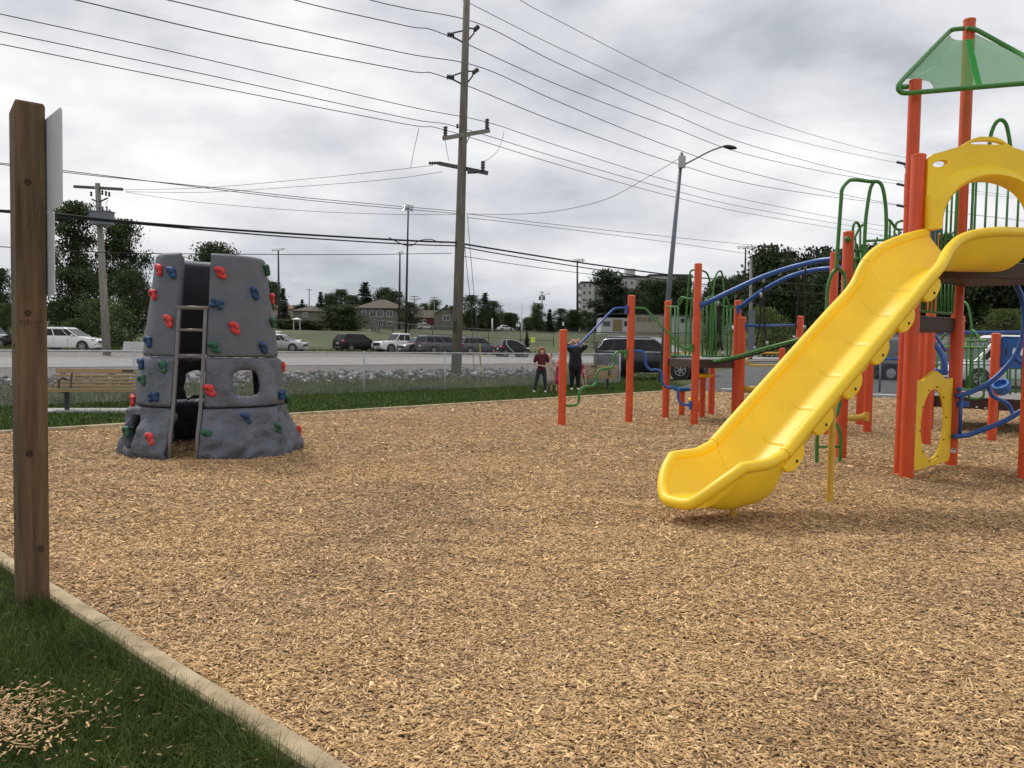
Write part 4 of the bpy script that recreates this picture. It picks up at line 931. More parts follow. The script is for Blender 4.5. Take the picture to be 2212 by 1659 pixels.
# ============================================================ FOREGROUND SIGN POST
def sign_post():
    t=thing('timber_post','tall square brown treated timber post standing in the grass at the left','post',(-2.66,4.66,0))
    ang=math.atan2(-.75,.66); a=.148; c=Vector((-2.686,4.61,0)); rot=Matrix.Rotation(ang,3,'Z')
    mb=MB(); h=2.755; q=a/2; bv=.007
    sec=[(-q+bv,-q),(q-bv,-q),(q,-q+bv),(q,q-bv),(q-bv,q),(-q+bv,q),(-q,q-bv),(-q,-q+bv)]
    vs=[]
    for z,k in((-.2,1),(.7,1),(1.5,1),(2.2,1),(h-.012,1),(h+.0,.93)):
        for x,y in sec: p=rot@Vector((x*k,y*k,0)); vs.append(c+p+Vector((0,0,z+(.02*x/q if z>2.5 else 0))))
    mb.add(vs,[(i*8+j,i*8+(j+1)%8,(i+1)*8+(j+1)%8,(i+1)*8+j) for i in range(5) for j in range(8)]+[tuple(range(8))[::-1],tuple(40+j for j in range(8))])
    o=mb.build('post',M['timber'],t)
    fdir=rot@Vector((1,0,0)); ldir=rot@Vector((0,-1,0))   # normals of the wide (front right) and narrow (front left) faces
    for k,(n,zk,u,r) in enumerate(((fdir,2.34,-.015,.017),(fdir,1.63,-.02,.017),(fdir,.86,-.02,.018),(fdir,.32,.03,.018),(ldir,1.45,.01,.014),(ldir,.5,-.02,.014))):
        tv=Vector((-n.y,n.x,0)); p=c+n*(q+.001)+tv*u+Vector((0,0,zk)); m_=MB(); m_.ell(p,.001)
        m_=MB(); pts=[p+tv*(r*math.cos(6.283*i/14))+Vector((0,0,r*1.1*math.sin(6.283*i/14))) for i in range(14)]; m_.prism(pts,n*.0015); m_.build('knot',M['knot'],o)
    tvv=Vector((-fdir.y,fdir.x,0)); rs=random.Random(5); u=-.055
    while u<.055:
        w_=rs.uniform(.003,.009); hh=rs.uniform(.014,.034); m_=MB(); m_.box(c+fdir*(q+.0006)+tvv*u+Vector((0,0,1.58+rs.uniform(-.004,.004))),(.001,w_,hh),rot); m_.build('stamp_mark',M['stampm'],o); u+=w_+rs.uniform(.003,.012)
    tv=Vector((-fdir.y,fdir.x,0))
    s=thing('white_sign','white rectangular sign panel seen from behind, upper one on the tall timber post','sign',tuple(c+Vector((.06,.05,2.5))))
    s2=thing('white_sign','narrower white sign panel seen from behind, lower one on the tall timber post','sign',tuple(c+Vector((.06,.05,2.)))) 
    nb=-ldir; tp=Vector((-nb.y,nb.x,0)); 
    near=fdir
    def pan(t_,z0,z1,half,th=.004,rc=.03):
        o_=c+nb*(q+.006); pts=[]
        for sx,sz,ca in((1,1,0),(-1,1,90),(-1,-1,180),(1,-1,270)):
            for k in range(5):
                an=R(ca+k*22.5); pts.append(o_+near*(sx*(half-rc)+rc*math.cos(an))+Vector((0,0,(z0+z1)/2+sz*((z1-z0)/2-rc)+rc*math.sin(an))))
        m_=MB(); m_.prism(pts,nb*th); m_.build('sign_panel',M['signw'],t_)
        m_=MB(); m_.tube([o_+nb*.001+Vector((0,0,z1-.08)),o_+nb*.012+Vector((0,0,z1-.08))],.008,8); m_.build('bolt',M['steel'],t_)
    pan(s,2.19,2.70,.395); pan(s2,1.73,2.185,.215)
M['stampm']=mat('faint_stamp',(.09,.05,.028),.85,.3,60)
M['knot']=mat('timber_knot',(.05,.025,.012),.8,.35,25)
sign_post()
# ============================================================ CHAIN LINK FENCES
def chain_fence(name,label,pts,H,spacing,mt='steel',cell=.058,wr=.0022,posts=None,rail=.021,mesh=True,pr=.03,base=hgt,bottom=False,group=None):
    pts=[Vector((*p,0)) for p in pts]; t=thing(name,label,'fence',(pts[0].x,pts[0].y,base(pts[0].x,pts[0].y)),0,group)
    tot=0; L=[(b-a).length for a,b in zip(pts,pts[1:])]
    def at(d):
        for a,b,l in zip(pts,pts[1:],L):
            if d<=l or b is pts[-1]: return a+(b-a)*(d/l)
            d-=l
    W=sum(L); ds=posts or [i*W/max(1,round(W/spacing)) for i in range(max(1,round(W/spacing))+1)]
    for d in ds:
        p=at(d); z=base(p.x,p.y); m_=MB(); m_.tube([(p.x,p.y,z-.1),(p.x,p.y,z+H+.01)],pr,10); m_.ell((p.x,p.y,z+H+.015),pr*1.05,8,6); m_.build('fence_post',M[mt],t,True)
    m_=MB(); n=int(W/1.5)+1; q=[at(W*i/n) for i in range(n+1)]
    m_.tube([(p.x,p.y,base(p.x,p.y)+H) for p in q],rail,8); m_.build('top_rail',M[mt],t,True)
    if bottom:
        m_=MB(); m_.tube([(p.x,p.y,base(p.x,p.y)+H*.42) for p in q],rail*.8,6); m_.build('mid_rail',M[mt],t,True)
    if mesh:
        m_=MB(); k=int(W/cell); 
        for i in range(-int(H/cell)-1,k+1):
            for sg in(1,-1):
                d0=i*cell; d1=d0+H; a0,b0=(0,H+.035)
                u0=d0 if sg>0 else d1; u1=d1 if sg>0 else d0
                # clip to the run
                f0,f1=0.,1.
                for f in(0,1): pass
                lo_,hi_=min(u0,u1),max(u0,u1)
                if hi_<=0 or lo_>=W: continue
                def pos(f):
                    d=u0+(u1-u0)*f; p=at(min(max(d,0),W)); return Vector((p.x,p.y,base(p.x,p.y)+.02+(H+.02)*f))
                fa=max(0,min((0-u0)/(u1-u0),(W-u0)/(u1-u0))); fb=min(1,max((0-u0)/(u1-u0),(W-u0)/(u1-u0)))
                if fb-fa<.02: continue
                m_.tube([pos(fa),pos(fb)],wr,3,cap=False)
        m_.build('chain_link_mesh',M[mt],t)
    return t
fp=lambda k: (F0.x+TD.x*k,F0.y+TD.y*k)
M['fencew']=mat('fence_wire',(.46,.48,.50),.5,.1,4,metal=.2)
chain_fence('chain_link_fence','waist high galvanised chain link fence between the lawn and the ditch',[fp(-14),fp(20.1)],1.2,3.1,mt='fencew',posts=[.1,3.9,7.7,10.9,14.0,17.6,20.8,24.1,30.,34.05],wr=.0032)
gp=[Vector(fp(16.0)),Vector(fp(20.1))]
# darker fence with wooden post behind the woman
p=P(1287,790,33.5); tag(MB().tube([(p.x,p.y,-.1),(p.x,p.y,1.66)],.065,10).build('wooden_fence_post',M['bark'],None,True),'dark round wooden post behind the fence beside the woman','post')
chain_fence('roadside_fence','dark low chain link fence beside the driveway behind the tower',[(11.5,31.5),(15.2,28.6),(20.5,24.6),(27,21)],1.1,2.4,mt='galv',cell=.075,wr=.003,pr=.035,base=lambda x,y:hgt(x,y))
# concrete pads, kerb
tag(MB().box((-8.3,17.05,.0),(2.9,.75,.07),Matrix.Rotation(R(12),3,'Z')).build('concrete_pad',M['concrete'],None,bevel=.01),'pale concrete pad under the left park bench','pavement',kind='structure')
kb=MB(); kb.bar((7.5,29.6,.04),(30,18.7,.04),.35,.09); tag(kb.build('kerb',M['concrete'],None,bevel=.02),'low concrete kerb along the driveway','kerb',kind='structure')
# ============================================================ BENCHES
def bench(label,loc,rz,L=2.0):
    t=thing('park_bench',label,'bench',loc,rz,'slatted park benches by the fence')
    def ch(mb,name,mt,**k): o=mb.build(name,mt,None,**k); o.parent=t; return o
    sl=[(-.02,.30,.50),(.0,.25,.50)]
    for i,(y,z) in enumerate(((.15,.47),(.11,.54),(.165,.60),(.19,.665),(.215,.73),(.235,.81))):
        pass
    back=[(.20,.495,.05),(.225,.565,.042),(.245,.632,.042),(.265,.70,.042),(.285,.795,.095)]
    for y,z,h in back: ch(MB().box((0,y,z),(L,.035,h),Matrix.Rotation(R(-14),3,'X')),'back_slat',M['plank'],bevel=.004)
    for y in(-.24,-.13,-.02,.09): ch(MB().box((0,y,.425-.012*(y+.24)/.3),(L,.095,.045 if y>-.2 else .075),Matrix.Rotation(R(-2),3,'X')),'seat_slat',M['plank'],bevel=.004)
    for s in(-1,1):
        x=s*L*.36
        m_=MB(); m_.box((x,-.05,.2),(.07,.10,.42)); m_.box((x,.02,.385),(.06,.52,.05)); m_.bar((x,.16,.36),(x,.31,.84),.05,.03,up=(1,0,0)); ch(m_,'leg',M['dsteel'],bevel=.006)
        xa=s*L*.40; m_=MB(); m_.tube(spline([(xa,.20,.62),(xa,.0,.66),(xa,-.17,.655),(xa,-.235,.60),(xa,-.24,.44)],5),.02,8); ch(m_,'armrest',M['dsteel'],smooth=True)
    ch(MB().box((L*.12,.262,.805),(.22,.006,.05),Matrix.Rotation(R(-14),3,'X')),'plaque',M['dsteel'])
    return t
bench('slatted wooden park bench on a concrete pad at the left',(-8.25,17.0,.02),R(11),2.25)
bench('slatted wooden park bench with people around it beside the fence',(2.58,29.2,0),R(-14),2.2)
# ============================================================ PEOPLE
def blob(caps,vox=.008,sm=4,name='body'):
    mb=MB()
    for c in caps:
        if len(c)==2: mb.ell(c[0],c[1],14,10)
        elif len(c)==3: mb.ell(c[0],c[1],14,10,c[2])
        else:
            p,q,a,b=c; p=Vector(p);q=Vector(q); d=(q-p); n=5; L=d.length
            if L<1e-5: continue
            mb.tube([p+d*i/n for i in range(n+1)],[a+(b-a)*i/n for i in range(n+1)],12); mb.ell(p,a,12,8); mb.ell(q,b,12,8)
    me=mb.mesh(name); o=bpy.data.objects.new('tmp',me); C.objects.link(o); r=o.modifiers.new('r','REMESH'); r.mode='VOXEL'; r.voxel_size=vox
    s_=o.modifiers.new('s','SMOOTH'); s_.iterations=sm; s_.factor=.5
    dg=bpy.context.evaluated_depsgraph_get(); dg.update(); me2=bpy.data.meshes.new_from_object(o.evaluated_get(dg)); bpy.data.objects.remove(o); me2.name=name; me2.shade_smooth(); return me2
def hand(p,d,pn,s=1.,curl=.35,side=1):
    "p wrist, d pointing direction, pn palm normal"
    p=Vector(p); d=Vector(d).normalized(); pn=Vector(pn); pn=(pn-d*pn.dot(d)).normalized(); lt=d.cross(pn)*side; c=[]
    c.append((p,p+d*.05*s,.024*s,.03*s)); 
    for i,l in enumerate((.072,.08,.075,.058)):
        a=p+d*.075*s+lt*(-.03+.02*i)*s; c.append((p+d*.03*s+lt*(-.02+.014*i)*s,a,.016*s,.0105*s)); m_=a+(d*math.cos(curl)+pn*math.sin(curl))*l*.5*s; e=m_+(d*math.cos(curl*2.4)+pn*math.sin(curl*2.4))*l*.5*s
        c.append((a,m_,.0105*s,.0095*s)); c.append((m_,e,.0095*s,.008*s))
    a=p+d*.02*s-lt*.02*s; b=p+d*.055*s-lt*.055*s+pn*.01*s; c.append((a,b,.015*s,.011*s)); c.append((b,b+d*.03*s+pn*.01*s,.011*s,.009*s)); return c
def person(label,group,loc,rz,h,pose,clothes,hair,face=True,head_tilt=0,wide=1.,seated=False,s_head=None,shoes='shoe',hairlen='short',glasses=False,only=None):
    """pose: dict of joints in body units (1 = stature), x right-of-figure's left.. , -y forward"""
    t=thing('person',label,'person',loc,rz,group)
    J=lambda k: Vector(pose[k])*h
    W=wide; hs=(s_head or .067)*h
    def put(me,name,mt,par=t):
        me.materials.clear(); me.materials.append(mt); o=bpy.data.objects.new(name,me); C.objects.link(o); o.parent=par; return o
    hd=J('head'); Rt=Matrix.Rotation(head_tilt,3,'X')@Matrix.Rotation(pose.get('turn',0),3,'Z')
    caps=[(hd,(hs*.80,hs*.95,hs*1.12),Rt),(hd+Rt@Vector((0,-hs*.25,-hs*.45)),(hs*.62,hs*.62,hs*.72),Rt),(hd+Rt@Vector((0,-hs*.95,-hs*.12)),(hs*.13,hs*.2,hs*.24),Rt),(hd+Rt@Vector((hs*.8,0.1*hs,-.05*hs)),(hs*.1,hs*.18,hs*.26),Rt),(hd+Rt@Vector((-hs*.8,.1*hs,-.05*hs)),(hs*.1,hs*.18,hs*.26),Rt),
          (J('neck'),hd+Rt@Vector((0,.1*hs,-hs*.6)),.036*h*W,.032*h),(J('neck')-Vector((0,0,.03*h)),J('chest'),.05*h*W,.075*h*W),(J('chest'),J('hip'),.078*h*W,.078*h*W)]
    for s in 'LR':
        caps+=[(J('sh'+s),J('neck'),.034*h*W,.034*h),(J('sh'+s),J('el'+s),.032*h*W,.024*h*W),(J('el'+s),J('wr'+s),.023*h*W,.0155*h),
               (J('hp'+s),J('kn'+s),.055*h*W,.034*h*W),(J('kn'+s),J('an'+s),.034*h*W,.021*h),(J('an'+s),J('an'+s)+Vector((0,-.075*h,-.018*h)),.02*h,.016*h)]
        d=J('wr'+s)-J('el'+s) if ('hd'+s) not in pose else Vector(pose['hd'+s]); caps+=hand(J('wr'+s),d,pose.get('pn'+s,(0,-1,0)),h/1.7,.4,1 if s=='L' else -1)
    body=put(blob(caps,.0075,3,'body'),'body',M['skin'])
    for nm,mt,cl in clothes:
        cc=[]
        for c in cl:
            a=J(c[0]) if isinstance(c[0],str) else Vector(c[0])*h; b=J(c[1]) if isinstance(c[1],str) else Vector(c[1])*h
            if len(c)>4: b=a.lerp(b,c[4])
            cc.append((a,b,c[2]*h,c[3]*h))
        put(blob(cc,.009,4,nm),nm,M[mt])
    hb=[(hd+Rt@Vector((0,hs*.18,hs*.22)),(hs*.93,hs*.98,hs*1.02),Rt)]
    if hairlen=='mop': hb=[(hd+Rt@Vector((0,hs*.15,hs*.35)),(hs*1.12,hs*1.05,hs*.95),Rt),(hd+Rt@Vector((hs*.85,hs*.05,-hs*.15)),(hs*.35,hs*.6,hs*.75),Rt),(hd+Rt@Vector((-hs*.85,hs*.05,-hs*.15)),(hs*.35,hs*.6,hs*.75),Rt),(hd+Rt@Vector((0,-hs*.62,hs*.78)),(hs*.75,hs*.4,hs*.3),Rt)]
    if hairlen=='long': hb+=[(hd+Rt@Vector((0,hs*.55,-hs*.6)),(hs*.75,hs*.45,hs*1.2),Rt)]
    if hairlen=='bun': hb+=[(hd+Rt@Vector((0,hs*1.1,hs*.1)),(hs*.4,hs*.4,hs*.4),Rt)]
    hm_=MB()
    put(blob(hb,.010,2,'hair'),'hair',M[hair])
    if face:
        fz=-.02 if not glasses else 0
        for s in(-1,1):
            m_=MB(); m_.ell(hd+Rt@Vector((s*hs*.30,-hs*.80,hs*.08)),(hs*.11,hs*.06,hs*.06),8,6); put(m_.mesh('eye',True),'eye',M['eye'])
        m_=MB(); m_.ell(hd+Rt@Vector((0,-hs*.82,-hs*.52)),(hs*.22,hs*.07,hs*.06),8,6); put(m_.mesh('mouth',True),'mouth',M['lip'])
    if glasses:
        m_=MB()
        for s in(-1,1): m_.ell(hd+Rt@Vector((s*hs*.36,-hs*.88,hs*.08)),(hs*.32,hs*.09,hs*.22),12,8)
        m_.box(hd+Rt@Vector((0,-hs*.9,hs*.14)),(hs*.5,hs*.05,hs*.06),Rt); put(m_.mesh('sunglasses',True),'sunglasses',M['glass'])
    if shoes:
        for s in 'LR':
            a=J('an'+s); f=Vector(pose.get('ft',(0,-1,0))).normalized(); put(blob([(a+Vector((0,0,-.006*h)),a+f*.085*h+Vector((0,0,-.022*h)),.028*h,.022*h),(a+Vector((0,0,-.012*h)),a-f*.022*h+Vector((0,0,-.018*h)),.026*h,.022*h)],.008,2,'shoe'),'shoe',M[shoes])
    return t
stand=dict(head=(0,-.005,.925),neck=(0,0,.845),chest=(0,0,.73),hip=(0,0,.53),shL=(.105,0,.81),shR=(-.105,0,.81),elL=(.15,.02,.64),elR=(-.15,.02,.64),wrL=(.16,-.03,.49),wrR=(-.16,-.03,.49),
  hpL=(.052,0,.50),hpR=(-.052,0,.50),knL=(.06,-.01,.275),knR=(-.06,-.01,.275),anL=(.065,.01,.04),anR=(-.065,.01,.04))
GP='people by the bench near the fence'
# boy with folded hands
p=dict(stand); p.update(elL=(.165,.01,.64),elR=(-.165,.01,.64),wrL=(.045,-.12,.585),wrR=(-.045,-.12,.60),knL=(.085,-.01,.275),knR=(-.10,-.01,.275),anL=(.10,.01,.035),anR=(-.155,0,.035),hdL=(-1,-.1,0),hdR=(1,-.1,-.1),pnL=(0,-.3,1),pnR=(0,-.3,1),head=(.005,-.01,.92))
shirt=[('neck','chest',.055,.088),('chest','hip',.09,.085),('shL','shR',.047,.047),('shL','elL',.05,.045,.62),('shR','elR',.05,.045,.62),('shL','chest',.05,.07),('shR','chest',.05,.07)]
trous=[('hip',(0,0,.49),.078,.07),('hpL','knL',.062,.043),('hpR','knR',.062,.043),('knL','anL',.043,.033),('knR','anR',.043,.033)]
person('child with a mop of auburn curls in a maroon t-shirt and dark trousers, hands folded',GP,(.93,26.5,0),R(4),1.44,p,[('t_shirt','maroon',shirt),('trousers','denim',trous)],'hair1',wide=.95,s_head=.076,hairlen='mop',shoes='shoe')
# woman looking up with her hands at her forehead
p=dict(stand); p.update(head=(.0,-.005,.915),elL=(.205,-.02,.885),elR=(-.165,-.03,.90),wrL=(.075,-.045,.985),wrR=(-.085,-.035,.98),hdL=(-1,-.1,.25),hdR=(.9,-.2,.35),pnL=(-.2,1,0),pnR=(.2,1,0),shL=(.115,0,.815),shR=(-.11,0,.82),turn=R(12))
top=[('neck','chest',.06,.115),('chest','hip',.118,.135),('hip',(0,0,.475),.135,.14),('shL','shR',.052,.052),('shL','elL',.058,.05,.85),('shR','elR',.058,.05,.85),('shL','chest',.06,.10),('shR','chest',.06,.10)]
legg=[('hip',(0,0,.49),.10,.10),('hpL','knL',.083,.055),('hpR','knR',.083,.055),('knL','anL',.052,.031),('knR','anR',.052,.031)]
person('woman in black top and leggings looking up with both hands at her forehead',GP,(2.14,28.2,0),R(6),1.70,p,[('top','blackc',top),('leggings','blackc',legg)],'hair2',face=True,head_tilt=R(-24),wide=1.18,glasses=True,hairlen='bun')
# girl in a cream dress half hidden behind the boy
p=dict(stand); p.update(wrL=(.10,-.10,.62),elL=(.14,.0,.66),wrR=(-.12,-.05,.55),knL=(.05,-.01,.275),knR=(-.07,-.01,.275))
dress=[('neck','chest',.05,.08),('chest','hip',.085,.10),('hip',(0,0,.30),.10,.145),('shL','shR',.045,.045),('shL','elL',.047,.042,.4),('shR','elR',.047,.042,.4)]
person('small girl in a cream patterned dress half hidden behind the child in maroon',GP,(1.24,27.6,0),R(-10),1.24,p,[('dress','cream',dress)],'hair3',wide=.95,s_head=.08,hairlen='long',shoes=None)
p=dict(stand); p.update(wrR=(-.06,-.09,.86),elR=(-.15,-.06,.70),hdR=(.1,.3,1))
person('toddler in a pink dress holding a hand to the face beside the first orange post',GP,(1.53,27.2,0),R(8),1.0,p,[('dress','pink',[('neck','chest',.05,.085),('chest','hip',.09,.10),('hip',(0,0,.36),.10,.14),('shL','shR',.045,.045)]),('sun_hat','pinkl',[((0,0,.985),(0,0,.965),.085,.095),((0,-.02,.945),(0,-.06,.94),.075,.06)])],'hair3',wide=.95,s_head=.088,shoes=None)
# seated child in pink
st=dict(head=(0,-.02,.86),neck=(0,.0,.77),chest=(0,.01,.66),hip=(0,.03,.46),shL=(.10,0,.74),shR=(-.10,0,.74),elL=(.13,-.03,.60),elR=(-.13,-.03,.60),wrL=(.10,-.16,.52),wrR=(-.06,-.16,.52),hpL=(.05,.0,.45),hpR=(-.05,.0,.45),knL=(.10,-.23,.43),knR=(-.02,-.24,.43),anL=(.13,-.26,.14),anR=(.04,-.27,.13))
person('small barefoot child in pink clothes sitting on the bench beside the woman',GP,(2.36,28.95,.02),R(14),1.08,st,[('t_shirt','pink',[('neck','chest',.05,.085),('chest','hip',.088,.095),('shL','shR',.045,.045),('shL','elL',.047,.042,.5),('shR','elR',.047,.042,.5)]),('shorts','pink',[('hip',(0,.03,.45),.09,.09),('hpL','knL',.072,.06,.75),('hpR','knR',.072,.06,.75)])],'hair3',wide=.95,s_head=.085,shoes=None)
# ============================================================ VEHICLES
def car(label,cat,loc,rz,kind,paint,L=4.8,W=1.9,H=1.75,name=None,wr=.36,group=None,chromew=False,base=None):
    t=thing(name or cat.replace(' ','_'),label,cat,loc,rz,group); pm=M[paint]
    def ch(mb,n,mt,par=t,**k): o=mb.build(n,mt,None,**k); o.parent=par; return o
    hw=W/2; zb=.24*H/1.75
    if kind=='suv':   belt=[(-.5,.50,.80),(-.492,.62,.93),(-.47,.645,.97),(-.3,.64,1),(0,.635,1),(.18,.625,1),(.30,.60,.985),(.40,.555,.95),(.47,.49,.86),(.497,.40,.76)]; gr=dict(xb=(-.485,.235),xt=(-.40,.045),zb_=.62,zt=.985); win=[(.03,.21),(.24,.50),(.53,.80),(.82,.97)] 
    elif kind=='van': belt=[(-.5,.50,.86),(-.495,.60,.96),(-.47,.62,.98),(0,.615,1),(.25,.60,1),(.35,.565,.98),(.44,.50,.92),(.49,.42,.84),(.5,.36,.78)]; gr=dict(xb=(-.49,.30),xt=(-.45,.07),zb_=.60,zt=.985); win=[(.03,.27),(.30,.56),(.59,.84),(.86,.97)]
    elif kind=='pickup': belt=[(-.5,.52,.96),(-.49,.60,.98),(-.2,.60,1),(0,.60,1),(.16,.60,1),(.20,.59,1),(.34,.575,1),(.44,.55,.97),(.485,.49,.93),(.5,.40,.9)]; gr=dict(xb=(-.13,.215),xt=(-.10,.10),zb_=.59,zt=.985); win=[(.05,.45),(.49,.95)]
    elif kind=='smart': belt=[(-.5,.50,.84),(-.48,.62,.95),(-.40,.64,1),(0,.63,1),(.2,.60,1),(.36,.53,.95),(.46,.46,.86),(.5,.36,.74)]; gr=dict(xb=(-.44,.36),xt=(-.36,.03),zb_=.61,zt=.985); win=[(.24,.93)]
    elif kind=='boxvan': belt=[(-.5,.42,.97),(-.49,.50,1),(0,.50,1),(.28,.49,1),(.38,.45,.98),(.46,.38,.93),(.5,.28,.86)]; gr=dict(xb=(-.49,.34),xt=(-.48,.17),zb_=.49,zt=.985); win=[(.75,.96)]
    else: belt=[(-.5,.48,.84),(-.48,.60,.93),(-.38,.635,1),(0,.64,1),(.2,.62,1),(.33,.56,.97),(.44,.50,.90),(.49,.40,.8),(.5,.34,.74)]; gr=dict(xb=(-.42,.26),xt=(-.24,.06),zb_=.61,zt=.98); win=[(.08,.45),(.49,.93)]
    vs=[];n=None
    ends=belt
    for x,z,k in ends:
        w2=hw*k; zt_=z*H; zl=zb+ (.06*H if abs(x)>.47 else 0)
        sec=[(0,zl),(w2*.90,zl),(w2*.97,zl+.07),(w2,zl+.22),(w2,zt_*.72),(w2*.985,zt_-.10),(w2*.95,zt_-.025),(w2*.86,zt_+.0),(0,zt_+.018)]
        full=sec+[(-a,b) for a,b in sec[-2:0:-1]]; n=len(full); vs+=[(x*L,a,b) for a,b in full]
    K=len(ends); mb=MB().add(vs,[(i*n+j,i*n+(j+1)%n,(i+1)*n+(j+1)%n,(i+1)*n+j) for i in range(K-1) for j in range(n)]+[tuple(range(n)),tuple((K-1)*n+j for j in range(n))[::-1]])
    body=ch(mb,'body',pm); flip_smooth(body,32)
    xb0,xb1=gr['xb'];xt0,xt1=gr['xt']; z0=gr['zb_']*H; z1=gr['zt']*H; hb=hw*.93; ht=hw*.74
    def gp_(side,a,v,off=0):   # side glass surface
        xb=xb0+(xb1-xb0)*a; xt=xt0+(xt1-xt0)*a; x=(xb+(xt-xb)*v)*L; y=(hb+(ht-hb)*v)*side; z=z0+(z1-.05-z0)*v; return Vector((x,y+side*off,z+off*.3))
    cab=MB(); 
    rows=[(0,1.0,0),(0.85,1.,0),(1.0,1.,0)]
    A=[gp_(-1,0,0),gp_(-1,1,0),gp_(1,1,0),gp_(1,0,0)]; B=[gp_(-1,0,1),gp_(-1,1,1),gp_(1,1,1),gp_(1,0,1)]
    Cn=[Vector((xt0*L+.06,-ht+.10,z1)),Vector((xt1*L-.10,-ht+.10,z1)),Vector((xt1*L-.10,ht-.10,z1)),Vector((xt0*L+.06,ht-.10,z1))]
    cab.add(A+B+Cn,[(0,1,5,4),(1,2,6,5),(2,3,7,6),(3,0,4,7),(4,5,9,8),(5,6,10,9),(6,7,11,10),(7,4,8,11),(8,9,10,11)])
    o=ch(cab,'roof',pm,bevel=.03)
    for side in(1,-1):
        for a0,a1 in win:
            q=[gp_(side,a0,.06,.006),gp_(side,a1,.06,.006),gp_(side,a1,.86,.006),gp_(side,a0,.86,.006)]; ch(MB().add(q,[(0,1,2,3)]),'side_window',M['glass'])
        if chromew:
            q=[gp_(side,win[0][0]-.02,.03,.012),gp_(side,win[0][0]+.06,.90,.012),gp_(side,win[-1][1],.93,.012)]; m_=MB(); m_.tube(spline([q[0],q[0].lerp(q[1],.5)+Vector((-.02,0,.02)),q[1],q[2]],5),.028,6); m_.tube([q[0],gp_(side,1.02,.0,.012)],.024,6); ch(m_,'window_trim',M['chrome'],smooth=True)
        for a in [w_[0] for w_ in win[1:]]:
            if kind!='boxvan': x=(xb0+(xb1-xb0)*(a-.015))*L; ch(MB().box((x,side*(hw+.001),(zb+z0)/2+.05),(.012,.006,z0-zb-.28)),'door_gap',M['trimd'])
        for a0,a1 in win[:2]: x=(xb0+(xb1-xb0)*(a0+.06))*L; ch(MB().box((x,side*(hw+.012),z0*.87),(.18,.025,.03)),'door_handle',pm if not chromew else M['chrome'])
        m_=MB(); m_.ell((xb1*L*.72,side*(hw+.09),z0+.06),(.07,.11,.085),10,6); ch(m_,'mirror',pm,smooth=True)
        for wx in ((-.31,.31) if kind not in('smart',) else (-.34,.345)):
            x=wx*L
            m_=MB(); m_.tube([(x,side*(hw-.20),wr),(x,side*(hw+.004),wr)],wr*1.2,22); ch(m_,'wheel_arch',M['trimd'])
            wl=MB(); wl.tube([(x,side*(hw-.19),wr),(x,side*(hw-.03),wr),(x,side*(hw+.012),wr)],[wr,wr,wr*.9],22); wo=ch(wl,'wheel',M['tyre'])
            m_=MB(); m_.tube([(x,side*(hw+.0),wr),(x,side*(hw+.016),wr)],wr*.64,20); q=ch(m_,'rim',M['trimd'],par=wo)
            sp=MB()
            for k in range(6):
                a=2*math.pi*k/6+.3; c_=Vector((x,side*(hw+.019),wr)); d=Vector((math.cos(a),0,math.sin(a))); sp.bar(c_+d*.03,c_+d*wr*.62,.045,.012,up=(0,1,0))
            sp.tube([(x+wr*.62*math.cos(i*.3307),side*(hw+.018),wr+wr*.62*math.sin(i*.3307)) for i in range(19)],.014,6,closed=True); sp.ell((x,side*(hw+.02),wr),(.05,.015,.05),10,6); ch(sp,'spokes',M['rim'],par=q)
        # lamps
        fx=.475*L; fk=[k for x,z,k in belt if x>.45][0]
        m_=MB(); m_.ell((L*.455,side*hw*.80,belt[-3][1]*H*.93),(.19,.13,.075 if kind!='pickup' else .11),12,8); ch(m_,'headlight',M['lamp'],smooth=True)
        m_=MB()
        if kind in('van',): m_.box((-L*.492,side*hw*.80,z0*.90),(.06,hw*.42,.10))
        elif kind=='boxvan': m_.box((-L*.495,side*hw*.90,z0*.8),(.05,.12,.38))
        else: m_.ell((-L*.475,side*hw*.84,z0*.90),(.15,.17,.11),12,8)
        ch(m_,'tail_light',M['red'],smooth=True)
    # glass front and back
    def ends_(a,o_,v0,v1,k,nm):
        q=[]
        for side,v in((-1,v0),(1,v0),(1,v1),(-1,v1)):
            p=gp_(side,a,v); p.y*=k; p.x+=o_*(1.); p.z+=.004; q.append(p)
        ch(MB().add(q,[(0,1,2,3)]),nm,M['glass'])
    ends_(1,.012,.05,.93,.93,'windscreen'); 
    if kind!='boxvan': ends_(0,-.012,.08,.86,.90,'rear_window')
    # bumpers, grille, plates
    fb=belt[-1]; m_=MB(); m_.box((L*.492,0,zb+.17),(.12,W*.80,.20)); ch(m_,'front_bumper',M['chrome'] if kind=='pickup' else pm,bevel=.04)
    ch(MB().box((L*.502,0,fb[1]*H*1.02),(.03,W*(.52 if kind!='pickup' else .62),.15 if kind!='pickup' else .30)),'grille',M['trimd'] ,bevel=.01)
    if kind=='pickup': ch(MB().box((L*.508,0,fb[1]*H*1.02),(.03,W*.6,.03)),'grille_bar',M['chrome']); ch(MB().box((-L*.32,0,.6*H+.012),(L*.33,W*.82,.02)),'bed_cover',M['trimd'])
    m_=MB(); m_.box((-L*.490,0,zb+.15),(.14,W*.84,.20)); ch(m_,'rear_bumper',M['trimd'] if paint!='white' else pm,bevel=.04)
    m_=MB(); m_.box((-L*.563+L*.05,0,zb+.17),(.02,W*.5,.035)); ch(m_,'bumper_strip',M['chrome'])
    ch(MB().box((-L*.501,0,z0*.74),(.012,.31,.15)),'rear_plate',M['plate']); ch(MB().box((L*.522,0,zb+.20),(.012,.31,.14)),'front_plate',M['plate'])
